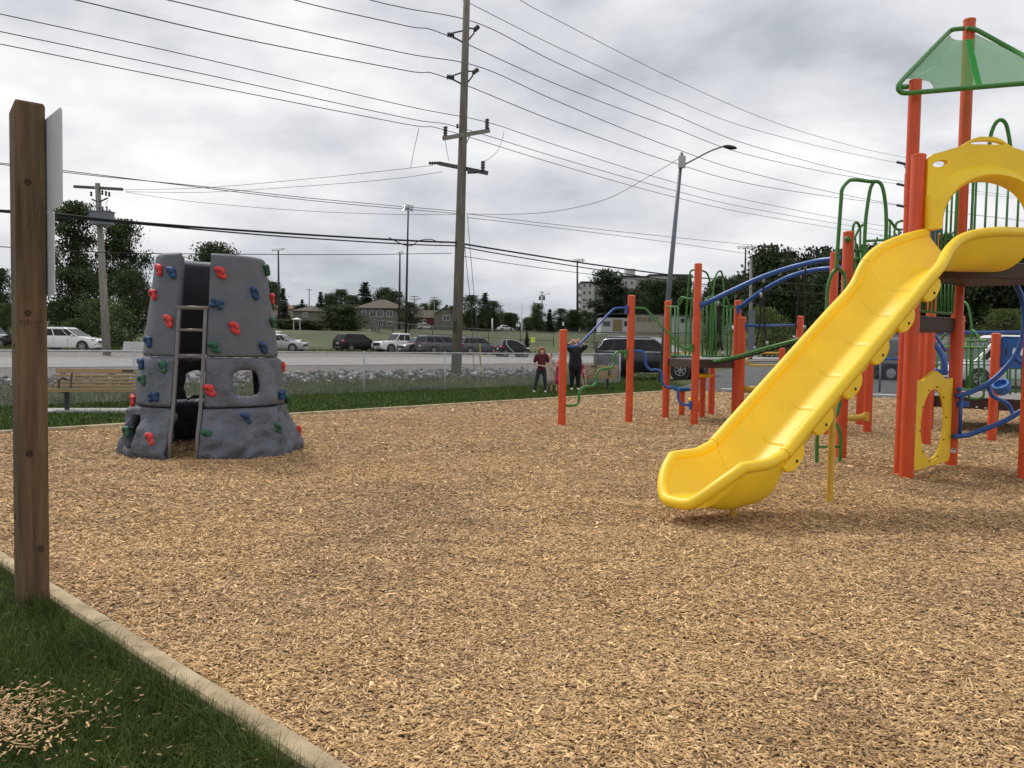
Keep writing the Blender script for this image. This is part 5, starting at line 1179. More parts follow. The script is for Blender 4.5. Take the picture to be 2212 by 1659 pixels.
    if kind in('suv','van'):
        for s in(-1,1): m_=MB(); m_.tube([((xt0+.02)*L,s*(ht-.06),z1+.02),((xt1-.04)*L,s*(ht-.06),z1+.02)],.018,6); ch(m_,'roof_rail',M['steel'],smooth=True)
    if kind=='smart':
        for side in(1,-1):
            m_=MB(); m_.tube(spline([gp_(side,.98,0,.012),gp_(side,.95,.9,.0),gp_(side,.22,1.,.0),gp_(side,.17,.5,.012),gp_(side,.20,0,.012),Vector((-.10*L,side*(hw+.005),.3*H)),Vector((-.02*L,side*(hw+.005),zb+.05))],4),.055,8); ch(m_,'safety_frame',M['silver'],smooth=True)
    return t
def park(x,y,Y,*a,**k): p=P(x,hz(x)+5,Y); return (p.x,p.y,hgt(p.x,p.y)+.03)
G1='vehicles parked along the gravel lot'
SR=R(48)
car('black suv parked tail first with red tail lamp, left end of the centre row','suv',park(773,0,84),SR,'suv','black',5.0,1.95,1.82,group=G1)
car('white pickup truck with dark grille facing the road','pickup truck',park(865,0,84),R(222),'pickup','white',5.7,2.02,1.98,group=G1,wr=.41)
car('small grey crossover nosing out between the white pickup and the grey van','crossover',park(905,0,81),R(225),'suv','greyl',4.5,1.82,1.6,group=G1)
car('dark grey minivan just left of the big utility pole','van',park(953,0,80),R(42),'van','grey',5.1,1.98,1.78,group=G1)
car('grey suv just right of the big utility pole','suv',park(1031,0,82),R(36),'suv','grey',4.6,1.82,1.72,group=G1)
car('tiny black two seat car with a silver frame, right end of the row','small car',park(1106,0,73),R(24),'smart','black',2.75,1.6,1.55,group=G1,wr=.29)
p=P(1409,800,38.6); _suv=car('large midnight black suv with chrome window trim on the driveway','suv',(p.x,p.y,.10),R(-27),'suv','navy',4.95,1.95,1.80,group=None,wr=.385,chromew=True); _suv.scale=(1.05,)*3
car('white suv seen from the side beyond the fence, behind the left timber post','suv',park(149,0,59),R(-4),'suv','white',4.9,1.85,1.70,group=G1)
car('black car nose poking out left of the tall timber post','car',park(52,0,66),R(184),'sedan','black',4.6,1.8,1.45,group=G1)
car('white and silver van cut off by the left edge','van',park(-55,0,66),R(2),'boxvan','silver',5.9,2.,2.35,group=G1)
car('silver crossover, nose showing just right of the climbing rock','crossover',park(608,0,74),R(-8),'suv','silver',4.5,1.8,1.6,group=G1)
car('white pickup behind the silver crossover right of the climbing rock','pickup truck',park(590,0,84),R(-5),'pickup','white',5.6,2.,1.95,group=G1)
p=P(2185,800,34); car('white cargo van behind the blue panel at the right edge','van',(p.x,p.y,.12),R(176),'boxvan','white',5.6,2.,2.15,group=None)
p=P(919,hz(919)-20,235); car('white suv parked by the far house with the gable','suv',(p.x,p.y,hgt(p.x,p.y)),R(20),'suv','white',4.8,1.9,1.75)
p=P(1091,hz(1091)-20,235); car('tiny far white car on the hill road right of the utility pole','car',(p.x,p.y,hgt(p.x,p.y)),R(30),'sedan','white',4.6,1.8,1.6)
# utility truck behind the tower
def utruck():
    p=P(1990,800,38); t=thing('utility_truck','grey flatbed utility truck with ladder rack behind the orange tower posts','truck',(p.x,p.y,.1),R(178))
    def ch(mb,n,mt,par=t,**k): o=mb.build(n,mt,None,**k); o.parent=par; return o
    ch(MB().box((0,0,.72),(5.4,2.1,.22)),'bed',M['dsteel'],bevel=.02); ch(MB().box((-.9,0,1.1),(3.2,2.0,.55)),'side_box',M['apt2'],bevel=.03); ch(MB().box((1.9,0,1.35),(1.4,2.0,1.3)),'cab',M['greyl'],bevel=.15,seg=3)
    ch(MB().box((2.1,-1.004,1.6),(.8,.01,.45)),'cab_window',M['glass']); ch(MB().box((-.9,0,1.5),(3.2,1.9,.14)),'red_cover',M['red'],bevel=.02)
    for x in(-1.9,-.7,.6): m_=MB(); m_.tube([(x,-1.0,.8),(x,-1.0,2.05),(x,1.0,2.05),(x,1.0,.8)],.03,8); ch(m_,'ladder_rack',M['galv'])
    for x in(-1.7,1.8):
        for y in(-.95,.95): m_=MB(); m_.tube([(x,y-.12,.42),(x,y+.12,.42)],.42,20); w_=ch(m_,'wheel',M['tyre']); m_=MB(); m_.tube([(x,y-.13,.42),(x,y+.13,.42)],.22,16); ch(m_,'rim',M['rim'],par=w_)
utruck()
# ============================================================ ROADSIDE OBJECTS
def sp_(x,Y): p=P(x,hz(x),Y); return Vector((p.x,p.y,hgt(p.x,p.y)))
b=sp_(1151,72); t=thing('yellow_sign','small fluorescent yellow green notice on a short stake in the grass','sign',b)
top=P(1151,734,72); MB().box((b.x,b.y,(b.z+top.z)/2),(.05,.04,top.z-b.z)).build('stake',M['edging'],t); MB().box((b.x,b.y-.04,top.z),(.34,.02,.42)).build('sign_face',M['hi'],t); 
for k in range(3): MB().box((b.x,b.y-.052,top.z+.11-.09*k),(.22,.003,.025)).build('sign_text',M['blacktxt'],t)
a=G(1040,808,.05); tp=P(1036.5,742,a.y); tag(MB().bar(a,tp,.12,.05).build('guy_guard',M['yellow_metal'],None,bevel=.02),'leaning yellow guy wire guard in the stones right of the big utility pole','guard')
b=sp_(303,60); m_=MB(); m_.prism([(b.x-1.2,b.y-.3,b.z),(b.x+1.5,b.y-.3,b.z),(b.x+1.5,b.y-.12,b.z+.78),(b.x-1.15,b.y-.12,b.z+.78)],(0,.4,0)); tag(m_.build('concrete_barrier',M['wallw'],None,bevel=.03),'white concrete block left of the climbing rock beyond the fence','barrier')
b=sp_(312,88); t=thing('road_sign','narrow white road sign seen from behind, leaning, left of the climbing rock','sign',b); tp=P(308.5,694,88); MB().bar(b,tp,.06,.06).build('pole',M['galv'],t); MB().bar(tp-Vector((-.1,0,1.0)),tp+Vector((0,0,.0)),.42,.02,up=(0,1,0)).build('sign_panel',M['signw'],t)
b=sp_(616,102); t=thing('utility_cabinet','grey steel utility cabinet at the foot of the floodlight mast','cabinet',b); MB().box((b.x,b.y,b.z+.75),(1.1,.6,1.5)).build('cabinet',M['galv'],t,bevel=.02); MB().box((b.x-.05,b.y-.31,b.z+.75),(.02,.01,1.3)).build('door_gap',M['trimd'],t)
# ============================================================ FLOODLIGHTS
def flood(label,x,ytop,Y,n,wid,rows=1,skew=0,bx=None):
    bs=sp_(bx or x,Y); tp=P(x,ytop,Y); t=thing('floodlight_mast',label,'floodlight',bs,0,'floodlight masts around the sports field')
    k=Y/FPX; r=.0016*Y*.9; fs=min(1,wid*k/n*1.05)
    m_=MB(); m_.tube([bs-Vector((0,0,.5)),bs.lerp(tp,.5),tp],[r*1.15,r*.9,r*.6],8); m_.build('mast',M['dsteel'],t,True)
    for row in range(rows):
        z=tp.z-row*7*k
        m_=MB(); m_.bar((tp.x-wid*k/2,tp.y,z-skew*k),(tp.x+wid*k/2,tp.y,z+skew*k),.14,.14); m_.build('lamp_bar',M['dsteel'],t)
        for i in range(n):
            f=(i+.5)/n-.5; c=Vector((tp.x+wid*k*f,tp.y-.3,z+2*skew*k*f-.25)); m_=MB(); rot=Matrix.Rotation(R(50+25*f),3,'X')@Matrix.Rotation(R(60*f),3,'Y')
            vs=[]; q=10
            for zz_,rr in((-.3*fs,.22*fs),(-.1*fs,.42*fs),(.2*fs,.56*fs)):
                for j in range(q): a=6.2832*j/q; vs.append(c+rot@Vector((rr*math.cos(a),rr*math.sin(a),zz_)))
            m_.add(vs,[(i_*q+j,i_*q+(j+1)%q,(i_+1)*q+(j+1)%q,(i_+1)*q+j) for i_ in range(2) for j in range(q)]+[tuple(range(q)),tuple(2*q+j for j in range(q))]); o=m_.build('floodlamp',M['lamp'],t)
flood('floodlight mast right of the climbing rock with six white lamps',601,538,190,6,28,1,1.5,bx=603)
flood('tallest floodlight mast, two stacked rows of lamps, left of the big utility pole',882,444,120,4,22,2,-2,bx=876)
flood('shorter floodlight mast just left of the tallest one',864,543,215,3,16,1,-1,bx=862)
flood('floodlight mast with four lamps left of the apartment block',1247,561,225,4,30)
flood('floodlight mast with four lamps behind the blue arch rails',1610.5,533,215,4,38,bx=1607)
# ============================================================ POLES, LAMP AND WIRES
def insul(par,p,ax=(0,0,1),L=.35,r=.09,mt='insul',k=4):
    m_=MB(); ax=Vector(ax).normalized(); p=Vector(p); pts=[];rr=[]
    for i in range(k*2+1): pts.append(p+ax*L*i/(k*2)); rr.append(r if i%2 else r*.55)
    m_.tube(pts,rr,8); return m_.build('insulator',M[mt],par,True)
PB=Vector((-2.72,40.2,0)); LPo=PB
def wp(x,y,off=0.):     # point of a conductor in the upright plane of the pole line
    d=ray(x,y); n=ND; o=PB+Vector((n.x*off,n.y*off,0)); k=(o.x*n.x+o.y*n.y)/(d[0]*n.x+d[1]*n.y); return Vector(EY+d*k)
mp=thing('utility_pole','tall weathered wooden utility pole with four crossing arms standing behind the fence','utility pole',PB)
top=P(1010,-70,40.4); m_=MB(); m_.tube([PB+Vector((0,0,-.3)),PB.lerp(top,.33),PB.lerp(top,.66),top],[.255,.235,.19,.15],18); m_.build('pole',M['pole'],mp,True)
def pole_at(y): f=(PB.z,); z=P(1000,y,40.2).z; t_=(z-PB.z)/(top.z-PB.z); return PB.lerp(top,t_)
def arm(pts,name,mt='crossarm',w_=.13,par=mp): m_=MB(); 
def bracket(y,side,ex,ey,tipx,tipy):
    c=pole_at(y); e=P(ex,ey,40.2+ (.3 if side>0 else -.3)); tp=P(tipx,tipy,e.y); m_=MB()
    m_.tube([c+Vector((side*.15,0,.18)),e+Vector((0,0,.09)),e-Vector((0,0,.12)),c+Vector((side*.15,0,-.35))],.04,6); m_.build('bracket',M['dsteel'],mp)
    insul(mp,e,tp-e,(tp-e).length,.14)
bracket(72,-1,980,75,966,75); bracket(66,1,1024,66,1034,56); bracket(163,-1,980,167,965,166); bracket(160,1,1021,158,1033,149)
a=P(957,299,39.6);b=P(1057,282,41.); MB().bar(a,b,.14,.19).build('crossarm',M['pole2'],mp,bevel=.01)
a2=P(949,353,41.2);b2=P(1053,374,39.6); MB().bar(a2,b2,.14,.19).build('crossarm',M['crossarm'],mp,bevel=.01)
m_=MB(); m_.bar(P(1015,293,40.6),P(1004,317,40.3),.05,.03); m_.build('brace',M['dsteel'],mp)
for x,y,Y in((962,296,39.7),(1052,279,40.9),(1043,371,39.7)): insul(mp,P(x,y,Y),(0,0,1),.5,.12)
insul(mp,P(948,352,41.2),(-1,0,-.04),.5,.09); insul(mp,P(1030,372,39.8),(-1,0,-.06),.45,.08); insul(mp,P(988,277,39.9),(0,0,1),.2,.07)
m_=MB(); m_.box(P(982,705,39.95),(.12,.10,.55)); m_.build('meter_box',M['dsteel'],mp,bevel=.01)
# far pole of the same line, behind the tower
FB=Vector((PB.x+TD.x*66,PB.y+TD.y*66,0)); FB.z=hgt(FB.x,FB.y); fpz=23.5
ft_=thing('utility_pole','distant wooden utility pole hidden mostly behind the orange tower posts','utility pole',FB); m_=MB(); m_.tube([FB,FB+Vector((0,0,fpz))],[.26,.17],12); m_.build('pole',M['pole'],ft_,True)
for y in(350,397,443):
    e=wp(1937,y); insul(ft_,e,(1,.2,-.15),1.0,.16); m_=MB(); q=Vector((FB.x,FB.y,e.z-.2)); m_.tube([e+Vector((.9,.2,-.15)),q+Vector((0,0,.3)),q-Vector((0,0,.3)),e+Vector((.9,.2,-.3))],.05,6); m_.build('bracket',M['dsteel'],ft_)
WG='overhead power lines carried by the big utility pole'
def wire(pts,label,r=.016,mt='wire',group=WG,name='power_line',n=10,cat='power line'):
    m_=MB(); m_.tube(spline(pts,n),r,6); return tag(m_.build(name,M[mt],None,True),label,cat,group)
def lw(px,label,r=.016,mt='wire',**k): return wire([wp(x,y) for x,y in px],label,r,mt,**k)
def ext(px):  # continue past the left edge
    (x0,y0),(x1,y1)=px[0],px[1]; s=(y1-y0)/(x1-x0); return [(x0-150,y0-150*s*1.08),(x0-60,y0-60*s*1.03)]+px
lw([(560,-40),(637,0),(878,56),(962,75),(1207,184),(1450,275),(1646,342),(1935,397),(2212,430)],'conductor ending at the upper left insulator of the big pole',.02)
lw([(640,-45),(800,0),(878,18),(1037,52),(1207,137.6),(1450,245),(1646,321),(1935,390),(2212,425)],'conductor held by the upper right insulator of the big pole',.02)
lw([(250,-25),(363,0),(620,59),(878,115.6),(1037,145),(1207,220),(1450,318),(1646,380),(1935,441),(2212,478)],'conductor held by the second right insulator of the big pole',.02)
lw([(60,-22),(165,0),(520,83),(878,152.6),(962,167),(1207,265),(1450,350),(1646,402),(1935,443),(2212,476)],'conductor ending at the second left insulator of the big pole',.02)
lw([(1060,-50),(1123.8,0),(1207,45),(1450,168),(1646,254),(1800,304),(1955,340),(2212,385)],'topmost thin wire in the upper right of the sky')
lw([(960,-20),(1015.3,7.4),(1207,103),(1450,212),(1646,284.4),(1930,350),(2212,398)],'thin wire leaving the very top of the big pole to the right')
lw(ext([(0,30),(440,127),(878,229),(1052,264),(1207,315.6),(1450,392),(1646,439),(1940,493),(2212,528)]),'upper of the three distribution wires over the wooden crossarm')
lw(ext([(0,68),(440,160),(878,255),(988,274),(1207,341),(1450,410),(1646,454.7),(1940,503),(2212,538)]),'middle of the three distribution wires over the wooden crossarm')
lw(ext([(0,95),(440,183),(878,268.5),(962,281),(1207,356),(1450,424),(1646,466.3),(1940,513),(2212,549)]),'lowest of the three distribution wires over the wooden crossarm')
lw([(-120,447),(0,455),(115,462),(300,481),(600,503),(870,519),(990,524)],'thick black communications cable left of the big pole',.045,'cable')
lw([(990,525),(1100,543),(1300,574),(1500,599),(1700,612),(1950,628)],'thick black communications cable right of the big pole',.045,'cable')
lw([(-120,448),(0,457),(300,484),(600,510),(870,527),(985,531)],'second black cable hanging under the thick one left of the big pole',.03,'cable')
lw([(990,532),(1100,552),(1300,584),(1500,612),(1700,630),(1950,648)],'second black cable below the thick one right of the big pole',.03,'cable')
lw([(840,513),(870,528),(890,530),(905,520),(930,517),(950,524),(965,522)],'looped spare cable slack near the big pole',.022,'cable',n=6)
lw([(-120,532),(0,533),(250,546),(500,549),(760,550),(976,547)],'lowest thin straight wire left of the big pole',.016,'cable')
lw([(990,552),(1200,583),(1450,612),(1700,636),(1950,655)],'lowest thin wire right of the big pole',.016,'cable')
lw([(-120,345),(0,355),(200,379),(450,404),(700,431),(985,456)],'thin wire descending from upper left to the middle of the big pole',.014)
lw([(-120,342),(0,352),(200,376),(450,407),(700,436),(985,461)],'thin wire just under its twin left of the big pole',.014)
lw([(1010,462),(1200,485),(1450,512),(1700,536),(1950,556)],'thin wire right of the big pole below its middle',.014)
lw([(1010,470),(1200,492),(1450,524),(1700,560),(1950,590)],'slack thin wire right of the big pole below its middle',.014)
# small jumpers and guys
def small(px,label,r=.012,mt='wire',cat='wire',name='jumper_wire'): return wire([P(*p) for p in px],label,r,mt,'jumper and guy wires of the big pole',name,6,cat)
small([(905,277,36),(901,295,36),(895,320,37),(887,362,38)],'curled jumper wire hanging left of the big pole')
small([(1089,283,42),(1085,300,42),(1075,325,41),(1056,343,40.5),(1043,349,39.8)],'curled jumper wire hanging right of the big pole')
small([(961,300,39.7),(966,330,40),(970,348,40.5)],'short jumper wire between the two crossarms')
small([(1003,524,40),(1010,595,40),(1019,680,40.4),(1022,770,40.6),(1026,800,40.8)],'left guy wire right of the big pole',.014)
small([(1009,460,40),(1020,590,40),(1030,705,39.5),(1038,790,39)],'right guy wire going down to the yellow guard',.014)
# left transformer pole
lb=G(232,hz(232)+18,.5); lb=P(231.5,hz(232)+33,50); lb.z=hgt(lb.x,lb.y)
lt=P(210.7,396,50); lp=thing('utility_pole','leaning grey utility pole with a transformer box above the big bush','utility pole',lb)
m_=MB(); m_.tube([lb-Vector((0,0,.3)),lb.lerp(lt,.5),lt],[.24,.21,.15],14); m_.build('pole',M['pole2'],lp,True)
m_=MB(); m_.bar(P(160,403,50.6),P(264.5,409,49.4),.12,.16); m_.build('crossarm',M['crossarm'],lp)
m_=MB(); c=P(220,472,49.6); m_.box(c,(1.2,.7,.75)); bx_=m_.build('transformer',M['galv'],lp,bevel=.03)
m_=MB(); m_.box(c+Vector((0,0,.39)),(1.3,.8,.05)); m_.build('transformer_lid',M['galv'],lp)
for x in(215,222,231): insul(lp,P(x,457,49.5),(0,0,1),.30,.06,'insul',3)
m_=MB(); m_.tube([P(198,430,49.8),P(213,437,49.9),P(232,428,49.8)],.05,6); m_.build('bracket',M['dsteel'],lp)
for x,y in((197,424),(221,421),(229,423),(236,425)): insul(lp,P(x,y,49.8),(0,0,1),.28,.08,'insul',2)
m_=MB(); m_.tube(spline([P(199,430,49.7),P(204,443,49.6),P(211,452,49.6)],5),.012,5); m_.build('lead_wire',M['wire'],lp); m_=MB(); m_.tube(spline([P(234,430,49.7),P(229,442,49.6),P(231,455,49.6)],5),.012,5); m_.build('lead_wire',M['wire'],lp)
def free(px,label,r=.012,mt='wire',cat='power line',name='power_line',g='thin lines strung from the transformer pole'): return wire([P(*p) for p in px],label,r,mt,g,name,8,cat)
free([(266,410,49.4),(450,405,47),(700,383,44),(850,367,42.5),(936,357,41.2)],'thin line rising from the transformer pole to the lower crossarm')
free([(272,414,49.4),(450,415,47),(700,399,44),(860,385,42),(955,371,40.5)],'second thin line rising from the transformer pole to the lower crossarm')
free([(272,415,49.4),(420,436,47),(650,455,44),(850,463,42),(985,463,40.4)],'thin line sagging from the transformer pole to the middle of the big pole')
# street lamp
sb=Vector((G(1427,825,0).x,0,0)); sb=P(1426.5,822,36.3); sb.z=.0; stp_=P(1472.5,330,36.3)
sl=thing('street_lamp','tall leaning grey street lamp with a curved arm at the gate','street lamp',sb); m_=MB(); m_.tube([sb-Vector((0,0,.2)),sb.lerp(stp_,.5),stp_],[.13,.105,.075],14); m_.build('pole',M['galv'],sl,True)
m_=MB(); m_.tube(spline([P(1474,359,36.2),P(1485,352,36),P(1504,342,35.7),P(1535,326,35.3),P(1566,315,35)],5),.035,8); m_.build('arm',M['galv'],sl,True)
m_=MB(); m_.ell(P(1577,318,34.9),(.30,.14,.085),14,8,Matrix.Rotation(R(8),3,'Y')); m_.build('lamp_head',M['dsteel'],sl,True); m_=MB(); m_.box(P(1473,350,36.15),(.28,.2,.5)); m_.build('clamp',M['steel'],sl)
free([(1466,343,36.2),(1400,382,36.6),(1310,430,37.2),(1200,456,38),(1100,463,39),(1012,462,40.1)],'slack service wire from the street lamp to the big pole',.012,g=WG)
# far poles
def farpole(label,x,yt,yb,Y,arms=1,aw=12,lamp=0,tr=False,mt='crossarm'):
    b=P(x,yb,Y); b.z=min(b.z,hgt(b.x,b.y)); tp=P(x,yt,Y); k=Y/FPX; t=thing('utility_pole',label,'utility pole',b,0,'distant utility poles'); m_=MB(); m_.tube([b,tp],[.17,.12],8); m_.build('pole',M[mt],t,True)
    for i in range(arms): m_=MB(); z=tp.z-(2+i*6)*k; m_.box((tp.x,tp.y,z),(aw*k,.14,.16)); m_.build('crossarm',M['crossarm'],t)
    if lamp: m_=MB(); m_.tube(spline([tp-Vector((0,0,14*k)),tp+Vector((lamp*.5*k,0,-7*k)),tp+Vector((lamp*k,0,-5*k))],4),.06,6); m_.ell(tp+Vector((lamp*k,0,-5*k)),(.5,.15,.1),8,6); m_.build('lamp_arm',M['galv'],t,True)
    if tr:
        for s in(-1,1): m_=MB(); c=tp+Vector((s*.55,0,-14*k)); m_.tube([c-Vector((0,0,.6)),c+Vector((0,0,.6))],.32,10); m_.build('transformer',M['galv'],t,True)
farpole('small far utility pole above the low roofs',668,624,668,260,1,12)
farpole('far utility pole with street lamp arm left of the gable house',895,639,690,250,2,18,lamp=12)
farpole('far utility pole with one crossarm in front of the gable house',938.5,641,705,230,1,17,mt='pole2')
farpole('far pole with a street lamp right of the big utility pole',1003.5,655,700,230,0,1,lamp=16,mt='pole2')
farpole('far utility pole above the trees left of the white pole',1081,659,690,280,1,14)
farpole('far utility pole with twin transformers and a lamp arm',1171,629.5,690,230,2,8,lamp=14,tr=True)
farpole('short bare far pole left of the transformer pole',1153.5,651,700,220,0,1)
farpole('grey wooden pole with a big sign back behind the blue arch rails',1622,559,758,75,0,1,mt='pole2')
b=P(1624,690,74.8); t=tag(MB().box(b-Vector((0,0,1.0)),(.58,.04,3.7)).build('road_sign',M['galv'],None),'tall grey sign panel seen from behind on the grey wooden pole','sign')
farpole('far pole seen through the right side of the tower',2192,610,760,150,1,10,mt='pole2')
for x,yt,yb,Y,l in((1063.5,688,722,135,'short white field post right of the big utility pole'),(1127,653,725,125,'tall thin white foul pole in the field')):
    a=P(x,yb,Y); b=P(x,yt,Y); a.z=hgt(a.x,a.y)-.1; m_=MB(); m_.tube([a,b],.11,8); tag(m_.build('field_post',M['trimw'],None,True),l,'post')
# field fences
def fpath(px): return [ (P(x,hz(x),Y).x,P(x,hz(x),Y).y) for x,Y in px]
chain_fence('field_fence','long dark wire field fence with two rails beyond the parked cars',fpath([(802,150),(815,136),(876,128),(980,122),(1110,118),(1196,116)]),2.0,5.2,mt='dsteel',cell=.42,wr=.012,pr=.05,rail=.06,bottom=True)
chain_fence('field_fence','right hand dark wire field fence running behind the big black suv',fpath([(1212,113),(1330,112),(1450,112),(1560,114),(1660,118)]),2.3,4.4,mt='dsteel',cell=.42,wr=.012,pr=.05,rail=.06,bottom=True)
b=P(1119,702.5,116.); tag(MB().box(b,(.55,.03,.42)).build('notice',M['signw'],None),'small white notice on the long field fence','sign')
b=P(1216.5,699.5,112.7); tag(MB().box(b,(.25,.03,.55)).build('notice',M['signw'],None),'narrow white notice on the gate post of the field fence','sign')
# ============================================================ BUILDINGS
def building(name,label,x,yb,Y,w_,d,h,rz,wall,roof='hip',rmat='roofb',rh=1.8,wins=(),eave=.45,cat='house',zbase=None):
    c=P(x,hz(x),Y); z=P(x,yb,Y).z if zbase is None else zbase; t=thing(name,label,cat,(c.x,c.y,z),rz)
    def ch(mb,n,mt,par=t,**k): o=mb.build(n,mt,None,**k); o.parent=par; return o
    ch(MB().box((0,d/2,h/2-2),(w_,d,h+4)),'wall',M[wall])
    e=eave
    if roof=='hip':
        r=min(w_,d)/2; A=[(-w_/2-e,-e,h),(w_/2+e,-e,h),(w_/2+e,d+e,h),(-w_/2-e,d+e,h)]; B=[(-w_/2+r,d/2,h+rh),(w_/2-r,d/2,h+rh)]
        A2=[(x_,y_,z_-.18) for x_,y_,z_ in A]; ch(MB().add(A+B+A2,[(0,1,5,4),(1,2,5),(2,3,4,5),(3,0,4),(6,7,1,0),(7,8,2,1),(8,9,3,2),(9,6,0,3),(9,8,7,6)]),'roof',M[rmat])
    elif roof=='gable':   # gable facing the viewer
        A=[(-w_/2-e,-e,h-.12),(w_/2+e,-e,h-.12),(0,-e,h+rh)]; m_=MB(); th=.2
        m_.prism([A[0],A[2],(0,-e,h+rh-th*1.2),(-w_/2-e+.1,-e,h-.12-th)],(0,d+2*e,0)); m_.prism([A[1],(w_/2+e-.1,-e,h-.12-th),(0,-e,h+rh-th*1.2),A[2]],(0,d+2*e,0)); ro=ch(m_,'roof',M[rmat])
        ch(MB().prism([(-w_/2,.0,h),(w_/2,.0,h),(0,.0,h+rh-.15)],(0,.1,0)),'gable_wall',M[wall])
        m_=MB(); m_.bar((-w_/2-e,-e-.02,h-.2),(0,-e-.02,h+rh-.08),.05,.2,up=(0,1,0)); m_.bar((w_/2+e,-e-.02,h-.2),(0,-e-.02,h+rh-.08),.05,.2,up=(0,1,0)); ch(m_,'barge_board',M['trimw'])
    elif roof=='side':
        m_=MB(); m_.prism([(-w_/2-e,-e,h-.1),(-w_/2-e,d/2,h+rh),(-w_/2-e,d+e,h-.1)],(w_+2*e,0,0)); ch(m_,'roof',M[rmat])
    else: ch(MB().box((0,d/2,h+.15),(w_+.5,d+.5,.35)),'roof',M[rmat])
    for u,zc,ww,wh in wins:
        f=ch(MB().box((u,-.03,zc),(ww+.22,.08,wh+.22)),'window',M['trimw']); ch(MB().box((u,-.075,zc),(ww,.02,wh)),'pane',M['glassl'],par=f); ch(MB().box((u,-.09,zc),(.07,.02,wh)),'mullion',M['trimw'],par=f)
    return t
g=(228/FPX)
building('house','grey two storey house with a brown hip roof and white framed windows',812,705,228,11.6,10,5.0,R(-12),'wallg','hip','roofb',2.6,[(-3.5,3.7,1.2,1.4),(-.9,3.6,1.7,1.6),(1.2,3.6,1.7,1.6),(3.9,3.5,1.6,1.5),(-3.4,1.0,1.1,1.1),(-.5,.9,1.1,1.1),(1.3,.9,1.1,1.1),(4.0,.8,1.1,1.0)],eave=.9)
building('house','low grey brown house with a hip roof behind the dark hedge',668,690,205,7.6,8,2.1,R(5),'wallg','hip','roofb',1.5,[(-1,1.2,1,.8)])
building('house','beige house with a tan roof right of the climbing rock',604,688,215,5.4,6,2.6,R(8),'wallb','side','roofr',1.1,[(1.2,1.7,.8,.8)])
building('house','beige gable house half hidden by trees left of the climbing rock',312,698,125,3.2,7,3.4,R(-20),'wallb','gable','roofb',1.2,[(.3,2.2,.7,.8)])
building('house','grey gable fronted house with a white triple window',961,700,235,5.0,8,3.3,R(8),'wallg','gable','roofb',1.7,[(.3,1.7,1.7,1.3)])
building('house','small brown roofed house with a brick garage left of the gable house',926,700,240,6.4,8,1.9,R(0),'wallr','side','roofb',2.2,[(-1.5,.9,.9,.9)])
building('house','narrow pale upper storey house left of the brick garage',901,700,250,2.6,6,4.6,R(0),'wallw','side','roofb',.8,[(0,3.6,1.2,1.2)])
b=sp_(649,170); t=thing('garden_gazebo','white garden gazebo in front of the low grey house','gazebo',b); z=P(641,690,170).z; b=sp_(641,170)
for s in(-1,1): MB().box((b.x+s*.65,b.y,z-1.2),(.15,.15,2.6)).build('post',M['trimw'],t)
m_=MB(); m_.add([(b.x-.85,b.y-.8,z),(b.x+.85,b.y-.8,z),(b.x+.85,b.y+.8,z),(b.x-.85,b.y+.8,z),(b.x,b.y,z+.35)],[(0,1,4),(1,2,4),(2,3,4),(3,0,4),(0,3,2,1)]); m_.build('roof',M['trimw'],t)
# apartment block
def apartments():
    Y=330.; k=Y/FPX; c=P(1296,680,Y); t=thing('apartment_block','pale six storey apartment block with a flat dark edged roof and a rooftop penthouse','apartment building',(c.x,c.y,c.z))
    def X(x): return P(x,650,Y).x
    def Z(x,y): return P(x,y,Y).z
    x0,x1,x2,x3,x4=X(1253),X(1281),X(1300),X(1404),X(1500); zb=Z(1300,690); zt=Z(1270,614); zt2=Z(1420,599); d=14
    def blk(xa,xb,ya,yb,z,mt,nm='wall'):
        o=MB().box(((xa+xb)/2,(ya+yb)/2,(z+zb)/2-4),(xb-xa,yb-ya,z-zb+8)).build(nm,M[mt],t); MB().box(((xa+xb)/2,(ya+yb)/2,z+.35),(xb-xa+.6,yb-ya+.6,.7)).build('parapet',M['trimd'],o); return o
    blk(x0,x1,Y-5,Y+12,zt,'apt'); blk(x1+.01,X(1345),Y-1,Y+12,zt+.0,'apt2'); blk(X(1345)+.01,X(1404),Y+3,Y+18,zt2,'apt'); blk(X(1404)+.01,X(1454),Y+1,Y+18,zt2+.6,'apt'); blk(X(1454)+.01,X(1500),Y+6,Y+20,zt2+1.2,'apt2')
    o=MB().box(((X(1359)+X(1379))/2,Y+14,(zt2+Z(1370,578))/2),(X(1379)-X(1359),7,Z(1370,578)-zt2+1)).build('penthouse',M['wallw'],t)
    m_=MB(); m_.prism([(X(1345),Y+12,zt2),(X(1359),Y+12,zt2),(X(1359),Y+12,zt2+1.0),(X(1347),Y+12,zt2+3)],(0,5,0)); m_.build('roof_wedge',M['wallw'],t)
    h=2.75
    for i in range(5):
        for x in(1259.5,1271.5): 
            z=Z(x,619)-i*h; f=MB().box((X(x),Y-5.04,z),(1.25,.12,1.75)).build('window',M['trimw'],t); MB().box((X(x),Y-5.12,z),(.95,.06,1.35)).build('pane',M['glassl'],f)
        z=Z(1250,620)-i*h; MB().box((x0-.5,Y-3,z-.6),(1.0,3,1.0)).build('balcony',M['apt2'],t)
    for i in range(2):
        for x,yy in((1353.5,3),(1366.5,3),(1386,3),(1395,3),(1409,1),(1421.5,1),(1437,1)):
            z=Z(x,610)-i*h; f=MB().box((X(x),Y+yy-.04,z),(1.3,.12,1.8)).build('window',M['trimw'],t); MB().box((X(x),Y+yy-.12,z),(1.,.06,1.45)).build('pane',M['glassl'],f)
apartments()
